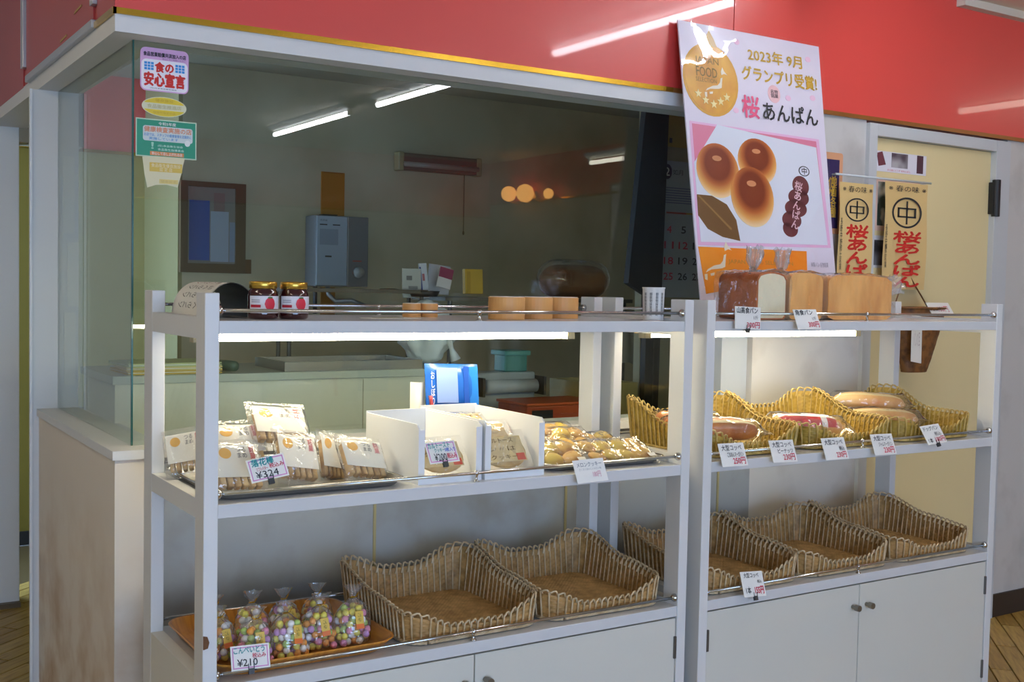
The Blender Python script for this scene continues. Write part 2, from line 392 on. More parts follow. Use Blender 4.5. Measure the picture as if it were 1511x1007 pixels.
# ================================================================== CEILING LIGHTS
TC = M('#f4f7ff', .5, emit=TUBE_CEIL)
TCD = M('#f2ead8', .5, emit=9.0); TCL = M('#fff2dc', .5, emit=24.0)
def ceil_light(name, label, x, y0, y1, z, along='y', TC=TC):
    t = thing(name, label, 'light', (x, (y0 + y1) / 2, z), group='ceiling fluorescent lights')
    L_ = (y1 - y0) / 2
    if along == 'x': t.rotation_euler = (0, 0, math.pi / 2)
    up = CE - z; hh = min(up, .07)
    if up > .08:
        for e in (-.6, .6): MB().tube([(0, e * L_, .06), (0, e * L_, up)], .006, 6).build('hanger_rod', M('#b5b2aa', .5), t)
    MB().prism([(-.05, hh), (-.05, .05), (-.02, .03), (.02, .03), (.05, .05), (.05, hh)], -L_ - .03, L_ + .03).build('housing', M('#d8d6d0', .5), t)
    MB().tube([(0, -L_, 0), (0, L_, 0)], .016, 12).build('tube', TC, t, smooth=True)
    for e in (-1, 1): MB().box(-.012, .012, e * (L_ + .012) - .01, e * (L_ + .012) + .01, -.014, .035).build('lamp_holder', WHITE, t)
    return t
Yr = lambda yv: .156 - yv
ceil_light('ceiling_light', 'fluorescent ceiling light that ends next to the red fascia above the poster', 2.46, -1.58, -.36, 2.46)
ceil_light('ceiling_light', 'second fluorescent ceiling light out from the red fascia, in the row above the poster', 2.46, Yr(3.5), Yr(2.44), 2.46)
ceil_light('ceiling_light', 'third fluorescent ceiling light out from the red fascia, in the row above the poster', 2.46, Yr(5.27), Yr(3.94), 2.46)
ceil_light('ceiling_light', 'fluorescent ceiling light near the right wall, closest to the door', 4.48, -.84, -.12, 2.3, TC=TCD)
ceil_light('ceiling_light', 'fluorescent ceiling light near the right wall, beside the framed picture', 4.48, Yr(4.03), Yr(3.45), 2.3, TC=TCD)
ceil_light('ceiling_light', 'added unseen fluorescent light in front of the glass corner and the stained low wall', -1.25, -1.1, .1, 2.46, TC=TCL)  # unseen left row, added to brighten the left-facing sides
ceil_light('ceiling_light', 'added unseen fluorescent light behind the one at the glass corner, toward the windows', -1.25, -3.0, -1.8, 2.46, TC=TCL)  # second lamp of the added left row
ceil_light('ceiling_light', 'added unseen fluorescent light in the narrow passage before the white casing', -.9, .75, 1.7, 2.46, TC=TCD)  # unseen lamp added to light what shows through the left pane
# wall sconce on the right wall (seen mirrored in the glass)
GL = M('#ffb35c', .4, emit=GLOBE)
sc = thing('wall_sconce', 'brass wall sconce with three glowing globe shades on the right wall', 'lamp', (4.98, Yr(5.55), 2.16))
o = MB().lathe([(.05, 0), (.05, .012), (.02, .02)], 16).build('back_plate', GOLD, sc, smooth=True); o.rotation_euler = (0, -math.pi / 2, 0)
for yv, z, r in ((5.84, 2.2, .07), (5.57, 2.19, .08), (5.2, 2.165, .045)):
    y = Yr(yv) - sc.location.y; g_ = MB().ball((-.09, y, z - 2.16), r, 16, 12).build('globe', GL, sc, smooth=True)
    MB().tube([(-.015, 0, -.01), (-.05, y * .6, -.06), (-.09, y, z - 2.16 - r)], .007, 8).build('arm', GOLD, sc, smooth=True)
# framed picture on right wall
fp = thing('framed_picture', 'white framed picture of a dark blue oval on the right wall', 'picture', (4.985, Yr(4.17), 1.975), (0, 0, -math.pi / 2))
MB().box(-.28, .28, 0, .014, -.235, .235).build('backing', PAPER, fp)
for x0, x1, z0, z1 in ((-.28, .28, .215, .235), (-.28, .28, -.235, -.215), (-.28, -.26, -.215, .215), (.26, .28, -.215, .215)):
    MB().box(x0, x1, -.012, 0, z0, z1).build('frame_bar', M('#8b8374', .5), fp)
ell(fp, 'oval_print', 0, 0, .15, .19, M('#1d1c4a', .6), .001)

# ================================================================== SHELF UNITS
YF, YB, ZT = -.6155, -.1455, 1.3275
Z1, Z2, Z3 = 1.2705, .8903, .5108
TS = M('#fff6da', .5, emit=TUBE_SHELF)
def unit(x0, x1, label, lamp):
    xm = (x0 + x1) / 2
    t = thing('display_shelf', label, 'shelf', (xm, (YF + YB) / 2, 0), group='white bakery display shelves')
    W = dict(world=True)
    for xa in (x0, x1 - .03):
        MB().box(xa, xa + .03, YF, YF + .06, 0, ZT).build('post', PAINT, t, bevel=.0015, seg=1, **W)
        MB().box(xa, xa + .03, YB - .068, YB, 0, ZT).build('post', PAINT, t, bevel=.0015, seg=1, **W)
        for z0, z1 in ((1.232, 1.277), (.857, .899)):
            MB().box(xa + .0006, xa + .0294, YF + .058, YB - .066, z0, z1).build('side_rail', PAINT, t, **W)
        MB().box(xa + .0006, xa + .0294, YF + .058, YB - .066, .06, .521).build('side_panel', PAINT_IN, t, **W)
    xi, xo = x0 + .03, x1 - .03
    for zt, zb in ((Z1, 1.2433), (Z2, .862), (Z3, .483)):
        MB().box(xi, xo, YF + .002, YB, zb, zt).build('shelf', M('#d2d3d4', .22, var=.02), t, bevel=.001, seg=1, **W)
    MB().box(xi, xo, YB - .012, YB, .06, .483).build('back_panel', PAINT_IN, t, **W)
    MB().box(xi, xo, YF + .03, YB, .04, .06).build('bottom_board', PAINT_IN, t, **W)
    MB().box(xi, xo, YF + .04, YF + .055, 0, .04).build('plinth', M('#55524d', .6), t, **W)
    for a, b_, kx, hx in ((xi + .002, xm - .0015, xm - .03, xi + .004), (xm + .0015, xo - .002, xm + .03, xo - .004)):
        d_ = MB().box(a, b_, YF + .004, YF + .022, .045, .4785).build('cabinet_door', M('#d3d2c8', .45, var=.02, scale=2), t, bevel=.001, seg=1, **W)
        MB().tube([(kx, YF + .004, .415), (kx, YF - .008, .415), (kx, YF - .009, .415), (kx, YF - .024, .415)], [.006, .006, .0095, .0095], 14).build('knob', M('#8d877c', .35, metal=.8), d_, **W)
        for hz in (.4, .12): MB().box(hx - .004, hx + .004, YF - .001, YF + .006, hz - .03, hz + .03).build('hinge', M('#6d6a66', .4, metal=.7), d_, bevel=.001, seg=1, **W)
    for zt in (Z1, Z2, Z3):
        r = MB().tube([(xi, YF + .012, zt + .021), (xo, YF + .012, zt + .021)], .004, 10).build('guard_rail', CHROME, t, smooth=True, **W)
        for xe, sg in ((xi, 1), (xo, -1)):
            MB().tube([(xe, YF + .012, zt + .021), (xe + sg * .004, YF + .012, zt + .021), (xe + sg * .008, YF + .012, zt + .021), (xe + sg * .012, YF + .012, zt + .021)], [.011, .011, .008, .005], 14).build('rail_flange', CHROME, r, smooth=True, **W)
        MB().lathe([(.008, 0), (.008, .002), (.004, .004), (.0035, .014), (.006, .017), (.007, .021), (.006, .025), (.002, .028)], 12, (xm, YF + .012, zt)).build('rail_bracket', CHROME, r, smooth=True, **W)
        rb = MB().tube([(xi, YB - .02, zt + .024), (xo, YB - .02, zt + .024)], .004, 10).build('back_rail', CHROME, t, smooth=True, **W)
        MB().lathe([(.008, 0), (.008, .002), (.0035, .005), (.0035, .018), (.006, .022), (.005, .028)], 12, (xm - .05, YB - .02, zt)).build('rail_bracket', CHROME, rb, smooth=True, **W)
        for xe, sg in ((xi, 1), (xo, -1)):
            MB().tube([(xe, YB - .02, zt + .024), (xe + sg * .01, YB - .02, zt + .024)], .01, 12).build('rail_flange', CHROME, rb, smooth=True, **W)
    la, lb = lamp
    MB().box(la - .03, lb + .05, -.318, -.262, 1.2345, 1.2433).build('lamp_housing', M('#cfc6a0', .4), t, **W)
    MB().tube([(la, -.29, 1.2235), (lb, -.29, 1.2235)], .0125, 14).build('lamp_tube', TS, t, smooth=True, **W)
    MB().box(la - .03, lb + .05, -.2645, -.262, 1.2235, 1.2345).build('lamp_reflector', M('#cdaa55', .4), t, **W)
    for xe in (la - .012, lb + .012): MB().box(xe - .012, xe + .012, -.305, -.275, 1.21, 1.2345).build('lamp_cap', M('#b9ae8c', .5), t, **W)
    return t
U1 = unit(.1218, 1.4276, 'white two-door bakery shelf holding jam jars, sweets and snack packs, by the glass corner', (.215, 1.24))
U2 = unit(1.4754, 2.7613, 'white two-door bakery shelf holding bread loaves and bread baskets, in front of the cream door', (1.54, 2.42))
o = MB().prism([(-.006, -.014), (.003, -.012), (.006, .0), (.002, .012), (-.006, .014)], -.004, 0).build('chipped_corner', M('#6b4423', .7), U1)
o.location = (.1225 - U1.location.x + .006, YF - U1.location.y + .0005, .608)

# ================================================================== BASKETS
def basket_meshes(tag_, wd, dp, hs, mat, mat2, mat3):
    """hs: heights at (front mid, front corner, side mid, back corner, back mid)"""
    cr = .045
    def outline(t, grow=0):
        w2, d2 = wd / 2 + grow, dp / 2 + grow; sx, sy = w2 - cr, d2 - cr; q = math.pi / 2 * cr
        segs = [2 * sx, q, 2 * sy, q, 2 * sx, q, 2 * sy, q]; T = sum(segs); s_ = (t % 1) * T
        # start front-left going right along the front
        for k, L_ in enumerate(segs):
            if s_ <= L_ or k == 7: break
            s_ -= L_
        f = s_ / L_ if L_ else 0
        if k == 0: return Vector((-sx + 2 * sx * f, -d2, 0)), Vector((0, -1, 0))
        if k == 1: a = -math.pi / 2 + f * math.pi / 2; c = Vector((sx, -sy, 0))
        if k == 2: return Vector((w2, -sy + 2 * sy * f, 0)), Vector((1, 0, 0))
        if k == 3: a = f * math.pi / 2; c = Vector((sx, sy, 0))
        if k == 4: return Vector((sx - 2 * sx * f, d2, 0)), Vector((0, 1, 0))
        if k == 5: a = math.pi / 2 + f * math.pi / 2; c = Vector((-sx, sy, 0))
        if k == 6: return Vector((-w2, sy - 2 * sy * f, 0)), Vector((-1, 0, 0))
        if k == 7: a = math.pi + f * math.pi / 2; c = Vector((-sx, -sy, 0))
        n = Vector((math.cos(a), math.sin(a), 0)); return c + n * cr, n
    def sm(a, b, x): x = max(0, min(1, x)); x = x * x * (3 - 2 * x); return a + (b - a) * x
    def height(p):
        x, y = abs(p.x) / (wd / 2), p.y / (dp / 2)     # x 0..1, y -1..1
        side = sm(hs[1], hs[2], (y + 1) / .9) if y < -.1 else sm(hs[2], hs[3], (y + .1) / 1.0)
        if y < -.9: return sm(hs[0], hs[1], (x - .35) / .6)
        if y > .9: return sm(hs[4], hs[3], (x - .2) / .75)
        return side
    per = 2 * (wd + dp) - 8 * cr + 2 * math.pi * cr; ns = int(per / .0185)
    N = ns * 4
    def wall(sg):
        def fn(u, v):
            p, n = outline(u); h = height(p); z = .004 + v * (h - .006); row = z / .0062
            wv = math.cos(u * ns * math.pi + math.pi * math.floor(row)) * .0013 * abs(math.sin(math.pi * row)) + .0007 * abs(math.sin(math.pi * row))
            return p + n * (sg * .0016 + wv + .012 * (z / .1)) + Vector((0, 0, z))
        return fn
    w_ = MB().grid(wall(1), N, 44, cu=True).grid(wall(-1), N, 44, cu=True, flip=True)
    base = MB()
    def fb(u, v):
        x, y = (u - .5) * (wd - .002), (v - .5) * (dp - .002); ex = max(0, abs(x) - wd / 2 + cr), max(0, abs(y) - dp / 2 + cr)
        q = math.hypot(*ex)
        if q > cr: x -= math.copysign(ex[0] * (1 - cr / q), x); y -= math.copysign(ex[1] * (1 - cr / q), y)
        return Vector((x, y, .006 + .0015 * math.sin(u * 30 * 2 * math.pi) * math.cos(v * 30 * 2 * math.pi)))
    base.grid(fb, 151, 151)
    st = MB()
    for i in range(ns):
        t = i / ns; t2 = (i + 1.3) / ns; pts = []
        for k in range(10):
            if k < 5:
                tt = t; p, n = outline(tt); h = height(p); z = .004 + (h + .001) * k / 4
                pts.append(p + n * (.0046 + .012 * z / .1) + Vector((0, 0, z)))
            else:
                f = (k - 4) / 5; tt = t + (t2 - t) * f; p, n = outline(tt); h = height(p)
                z = h + .010 * math.sin(f * math.pi) - .016 * max(0, f - .6) / .4
                pts.append(p + n * (.0046 - .0085 * f + .012 * z / .1) + Vector((0, 0, z)))
        st.tube(pts, .0027, 5, cap=False)
        p, n = outline(t); h = height(p)
        st.tube([p + n * (-.0026 + .012 * z / .1) + Vector((0, 0, z)) for z in (.006, h * .5, h)], .0022, 5, cap=False)
    bd = MB()
    for k in range(3):
        pts = []
        for i in range(ns * 3):
            t = i / (ns * 3); p, n = outline(t); a = t * ns * .5 * 2 * math.pi + k * 2.1
            pts.append(p + n * (.005 + .0024 * math.cos(a)) + Vector((0, 0, .0062 + .0024 * math.sin(a))))
        bd.tube(pts, .0026, 5, closed=True)
    out = []
    for nm, mb, mt in (('woven_wall', w_, mat), ('woven_base', base, mat3), ('stakes', st, mat2), ('foot_braid', bd, mat2)):
        me = mb.mesh(nm, smooth=True); me.materials.append(mt); out.append((nm, me))
    return out
WB = two_tone('brown_wicker', '#c0955a', '#94703f', .35, .7, 40, rough=.55, detail=3)
WB3 = two_tone('wicker_floor', '#dcb070', '#b58a4e', .35, .7, 40, rough=.5, detail=3)
WB2 = two_tone('pale_wicker', '#d8c09a', '#b39468', .35, .7, 30, rough=.5, detail=3)
WG = two_tone('lamp_tinted_wicker', '#b3943c', '#8f7226', .35, .75, 40, rough=.5, detail=3)  # wicker yellowed in its base colour to imitate the shelf lamp's light
WG2 = two_tone('pale_lamp_tinted_wicker', '#c9ad68', '#a58740', .35, .7, 30, rough=.5, detail=3)
BL = basket_meshes('low', .356, .375, (.034, .07, .085, .125, .085), WB, WB2, WB3)
BM_ = basket_meshes('mid', .352, .36, (.032, .07, .072, .135, .085), WG, WG2, WG)
def basket(meshes, x, y, z, label, group, rz=0):
    t = thing('wicker_basket', label, 'basket', (x, y, z), (0, 0, rz), group)
    for nm, me in meshes:
        o = link(nm, me, t)
        if nm == 'stakes': stuff(o); o['label'] = 'upright cane stakes looped over the rim'
    return t
g1 = 'empty wicker bread trays on the bottom shelves'
basket(BL, .795, -.39, Z3, 'empty brown wicker tray beside the orange tray of candy bags', g1, .02)
basket(BL, 1.192, -.388, Z3, 'empty brown wicker tray beside another wicker tray, two along from the candy bags', g1, -.01)
basket(BL, 1.712, -.388, Z3, 'empty brown wicker tray behind the lone bottom price card, left-hand end of the bread shelf', g1)
basket(BL, 2.108, -.388, Z3, 'empty brown wicker tray between two others above the cabinet knobs', g1, -.015)
basket(BL, 2.510, -.388, Z3, 'empty brown wicker tray at the end of the shelf in front of the cream door', g1)
g2 = 'lamp-tinted golden wicker bread baskets on the middle shelf'
basket(BM_, 1.712, -.388, Z2, 'lamp-tinted golden wicker basket holding glossy brown rolls in film', g2)
basket(BM_, 2.106, -.39, Z2, 'lamp-tinted golden wicker basket holding a long pack with a red and white label', g2)
basket(BM_, 2.505, -.388, Z2, 'lamp-tinted golden wicker basket holding long pale bread rolls, in front of the cream door', g2)

# ================================================================== PRICE CARDS
def card(tl, tr, br, bl, Y, tilt, label, items, pink=False, clip=True, size=None, cat='price card'):
    P = [at(*q, 'y', Y) for q in (tl, tr, br, bl)]; c = sum(P, Vector()) / 4
    w_ = ((P[1] - P[0]).length + (P[2] - P[3]).length) / 2; h_ = ((P[0].z - P[3].z) + (P[1].z - P[2].z)) / 2 / math.cos(tilt)
    roll = math.atan2((P[1].z - P[0].z + P[2].z - P[3].z) / 2, w_)
    t = thing('price_card', label, cat, c, (-tilt, -roll, 0))
    w_ = w_ * .96; x, z = w_ / 2, h_ / 2
    MB().box(-x, x, 0, .0012, -z, z).build('card', WHITE, t)
    if pink:
        b_ = .0022; m_ = .0035
        for q in ((-x + m_, x - m_, z - m_ - b_, z - m_), (-x + m_, x - m_, -z + m_, -z + m_ + b_), (-x + m_, -x + m_ + b_, -z + m_, z - m_), (x - m_ - b_, x - m_, -z + m_, z - m_)):
            rect(t, 'pink_border', *q, PINKI)
    for s_, a, b_, e, f_, m_, *bo in items:
        text(t, s_, a * x, b_ * x, e * z, f_ * z, m_, bold=bo[0] if bo else .01)
    if clip:
        k = M('#4b4f52', .4, metal=.6)
        MB().box(-.006, .006, -.003, .004, -z - .010, -z + .002).tube([(-.006, -.002, -z), (-.006, -.003, -z + .012)], .0009, 6).tube([(.006, -.002, -z), (.006, -.003, -z + .012)], .0009, 6).build('wire_clip', k, t)
    return t
YC = -.622
TB = math.radians(22)
def big(tl, tr, br, bl, label, l2, price, **k):
    return card(tl, tr, br, bl, YC - .006, TB, label, [('大型コッペ', -.8, .75, .35, .85, INK), (l2, -.45, .8, -.2, .22, INK), (price, -.1, .85, -.85, -.25, REDI, .02)], **k)
big((1058, 657), (1097, 654), (1105, 686), (1066, 688), 'price card reading 250 yen below glossy brown rolls', 'ごまあんマーガリン', '250円', clip=False)
big((1133, 652), (1170, 650), (1178, 680), (1141, 682), 'price card reading peanut 230 yen at the corner of a golden basket', 'ピーナッツ', '230円', clip=False)
card((1210, 649), (1245, 646), (1254, 676), (1219, 678), YC - .006, TB, 'price card with a pinkish glare in front of the long red-label pack', [('大型コッペ', -.8, .75, .35, .85, INK), ('税込', .35, .8, -.2, .2, INK), ('230円', .0, .85, -.85, -.3, REDI, .02)], clip=False)
big((1282, 643), (1315, 641), (1325, 669), (1292, 671), 'price card reading 230 yen between two golden baskets', 'ジャムマーガリン', '230円', clip=False)
card((1355, 631), (1383, 627), (1400, 650), (1371, 656), YC - .006, math.radians(32), 'price card reading 180 yen below the long pale rolls', [('ドッグパン', -.8, .7, .4, .85, INK), ('税込', .1, .75, -.2, .2, INK), ('1本', -.8, -.35, -.85, -.35, INK), ('180円', -.05, .9, -.85, -.3, REDI, .02)])
card((1084, 452), (1123, 454), (1123, 487), (1084, 485), YC - .006, math.radians(4), 'price card reading 300 yen below the dark-crusted loaf', [('山高食パン', -.88, .75, .4, .95, INK, .02), ('1斤', .45, .78, -.12, .22, INK), ('300円', -.1, .92, -.9, -.35, REDI, .02)])
card((1168, 457), (1204, 457), (1213, 485), (1178, 486), YC - .006, TB, 'price card reading 300 yen below the pale square loaf', [('角食パン', -.88, .6, .4, .95, INK, .02), ('1斤', .45, .78, -.12, .22, INK), ('300円', 0, .92, -.85, -.25, REDI, .02)], clip=False)
card((1091, 847), (1125, 845), (1131, 877), (1098, 880), YC - .006, TB, 'price card reading 155 yen clipped to the bottom bread shelf', [('大型コッペ', -.75, .6, .5, .9, INK), ('税込', .4, .78, .05, .32, INK), ('1本', -.75, -.3, -.75, -.2, INK), ('155円', .05, .85, -.8, -.2, REDI, .03)])
card((842, 682), (889, 677), (900, 707), (853, 713), YC - .006, math.radians(25), 'white price card for melon cookies hanging over the shelf edge', [('メロンクッキー', -.8, .8, .35, .75, M('#7d838a', .7)), ('さくさくおいしいメロン味', -.72, .72, .05, .25, M('#a3a8ac', .7)), ('180円', .1, .6, -.6, -.1, M('#d9a9b4', .7), .02)], clip=False)
card((361, 682), (417, 669), (430, 700), (371, 713), -.60, math.radians(25), 'pink-bordered handwritten price card reading 324 yen among snack packs', [('落花棒', -.78, .4, .3, .92, TEALI, .03), ('ソフトバター', -.6, .0, -.12, .2, REDI, .015), ('税込み', .1, .88, -.05, .35, REDI, .02), ('¥324', -.7, .5, -.75, -.15, INK, .005)], pink=True)
card((625, 655), (668, 652), (682, 678), (634, 685), -.585, math.radians(32), 'pink-bordered handwritten price card reading 200 yen inside a white box', [('カルトースト', -.85, .6, .4, .9, TEALI, .02), ('クッキー', -.5, .2, .0, .38, TEALI, .015), ('3枚入り', .2, .9, .0, .38, BLUEI, .02), ('¥200', -.6, .2, -.8, -.1, INK, .005), ('税込み', .25, .9, -.65, -.15, REDI, .02)], pink=True)
card((335, 958), (394, 951), (404, 982), (344, 989), -.60, math.radians(20), 'pink-bordered handwritten price card reading 210 yen by candy bags', [('こんぺいとう', -.85, .75, .35, .88, TEALI, .02), ('税込み', .1, .8, -.1, .3, REDI, .015), ('¥210', -.7, .35, -.7, -.1, INK, .01)], pink=True)

# ================================================================== TOP SHELF, LEFT UNIT
# jam jars
def jar(x, y, label):
    t = thing('jam_jar', label, 'jar', (x, y, Z1), group='jam jars')
    MB().lathe([(.028, 0), (.0325, .004), (.033, .012), (.033, .052), (.031, .06), (.0275, .066), (.0275, .071)], 28).build('glass_jar', M('#3a0f12', .08, coat=.6), t, smooth=True)
    MB().lathe([(.0285, .0665), (.0305, .068), (.0305, .080), (.029, .0825), (.0, .083)], 28).build('lid', M('#c9a447', .25, metal=.9), t, smooth=True)
    a0 = math.radians(-165); a1 = math.radians(15)
    lab = MB()
    def fl(u, v): a = a0 + (a1 - a0) * u; return Vector((.0334 * math.cos(a), .0334 * math.sin(a), .014 + .037 * v))
    lab.grid(fl, 24, 2); l_ = lab.build('paper_label', M('#dcd7da', .6), t)
    def patch(ac, zc, ra, rz, mt, nm, rect_=False):
        def pf(u, v):
            x = 2 * u - 1; z = (2 * v - 1) * (1 if rect_ else math.sqrt(max(0, 1 - x * x))); a = ac + ra * x / .0334
            return Vector((.0338 * math.cos(a), .0338 * math.sin(a), zc + rz * z))
        MB().grid(pf, 12, 3).build(nm, mt, l_)
    ac = math.radians(-82); patch(ac, .034, .0125, .0135, M('#d6263c', .5), 'strawberry_print')
    patch(ac, .0475, .006, .002, M('#3f6a2c', .5), 'leaf_print')
    patch(math.radians(-138), .029, .012, .003, M('#b8172c', .5), 'red_band', True)
    for dz in (.042, .038): patch(math.radians(-138), dz, .010, .0008, M('#8b858c', .6), 'small_print', True)
    patch(ac, .018, .003, .002, M('#d6263c', .5), 'leaf_print')
    return t
jar(.285, -.50, 'strawberry jam jar with a gold lid, next to the bent white sign')
jar(.358, -.495, 'strawberry jam jar with a gold lid, the one further from the bent white sign')
# bent sign
bs = thing('bent_sign', 'white paper sign bent into an arch with vertical handwriting at the shelf corner', 'sign', (.232, -.325, Z1), (0, 0, 0))
def arch(r):
    def fn(u, v):
        a = math.pi * (1.06 * u - .03); return Vector((-(r * 1.0) * math.cos(a) * 1.0, (v - .5) * .25, max(0.0005, r * .98 * math.sin(a) * 1.3)))
    return fn
MB().grid(arch(.0620), 28, 2).grid(arch(.0608), 28, 2, flip=True).build('paper_arch', [PAPER], bs, smooth=True)
MB().grid(arch(.0604), 28, 2, flip=True).build('dark_lining', M('#2c2826', .5), bs, smooth=True)
for k in range(4):
    u0 = .10 + k * .1; vs_, fs, a, b_, c_, e_ = txt_mesh('さくらパン', .0); fn = arch(.0624); out = []
    for x, y in vs_:
        uu = u0 + .06 * ((y - c_) / (e_ - c_)); vv = .12 + .7 * (x - a) / (b_ - a); out.append(fn(uu, vv))
    me = bpy.data.meshes.new('lettering'); me.from_pydata(out, [], fs); me.materials.append(INK if k != 3 else M('#8c3b36', .7)); link('lettering', me, bs)
# tape rolls
TAN = M('#d99f5c', .5, var=.03); TANP = M('#d8b27a', .6)
def roll(x, y, r, h, label, group, core=.55):
    t = thing('tape_roll', label, 'tape roll', (x, y, Z1), group=group)
    MB().lathe([(r * .97, 0), (r, .001), (r, h - .001), (r * .97, h), (r * core, h), (r * core, 0)], 32).build('tape', TAN, t)
    MB().lathe([(r * .955, h), (r * .955, h + .0015), (r * core, h + .0015), (r * core, h)], 32).build('top_edge', M('#e6dcc8', .6), t)
    MB().lathe([(r * core, .0), (r * core, h - .001), (r * (core - .06), h - .001), (r * (core - .06), 0)], 24).build('cardboard_core', M('#b8946a', .7), t)
roll(.924, -.485, .046, .056, 'wide tan tape roll, the one touching open shelf toward the jam jars', 'large tape rolls')
roll(1.046, -.43, .046, .056, 'wide tan tape roll between two others of its size', 'large tape rolls')
roll(1.160, -.385, .046, .056, 'wide tan tape roll nearest the shelf posts', 'large tape rolls')
roll(.748, -.31, .0235, .034, 'small tan tape roll in front of the envelopes, the one further from the wide rolls', 'small tape rolls')
roll(.800, -.305, .0235, .034, 'small tan tape roll, the one closer to the wide rolls', 'small tape rolls')
for k, x in enumerate((.296, .334)):
    t = thing('wooden_block', 'pale wooden block behind the jam jars, ' + ('beside the bent sign' if k == 0 else 'further from the bent sign'), 'block', (x + .02, -.205, Z1))
    MB().box(-.018, .018, -.02, .02, 0, .046).build('body', TANP, t, bevel=.002)
    MB().box(-.0165, .0165, -.0206, -.0202, .006, .04).build('face_panel', M('#dcb984', .6), t)
cu = thing('paper_cup', 'white paper cup covered in black vertical lettering', 'cup', (1.363, -.525, Z1))
MB().lathe([(.026, 0), (.0275, .002), (.0295, .084), (.031, .086), (.031, .088), (.029, .088), (.026, .004)], 28).build('cup_body', M('#e3e1dc', .5), cu, smooth=True)
for k in range(6):
    a = math.radians(-175 + k * 32); vs_, fs, a0_, b_, c_, e_ = txt_mesh('\n'.join('御飲物抹茶湯処'), .02); out = []
    for x, y in vs_:
        aa = a + .26 * ((x - a0_) / (b_ - a0_) - .5); zz = .012 + .062 * (y - c_) / (e_ - c_); rr = .0278 + .0021 * zz / .084 + .0003
        out.append((rr * math.cos(aa), rr * math.sin(aa), zz))
    me = bpy.data.meshes.new('lettering'); me.from_pydata(out, [], fs); me.materials.append(INK); link('lettering', me, cu)
# thin papers lying near the rail
t = thing('paper_slip', 'loose paper slip lying flat behind the rail between jars and small tape rolls', 'paper', (.62, -.45, Z1 + .0005), (0, 0, .2))
MB().box(-.07, .07, -.03, .03, 0, .001).build('sheet', PAPER, t); MB().box(-.04, .03, -.012, .02, .001, .0018).build('label_print', M('#9c9a78', .6), t)

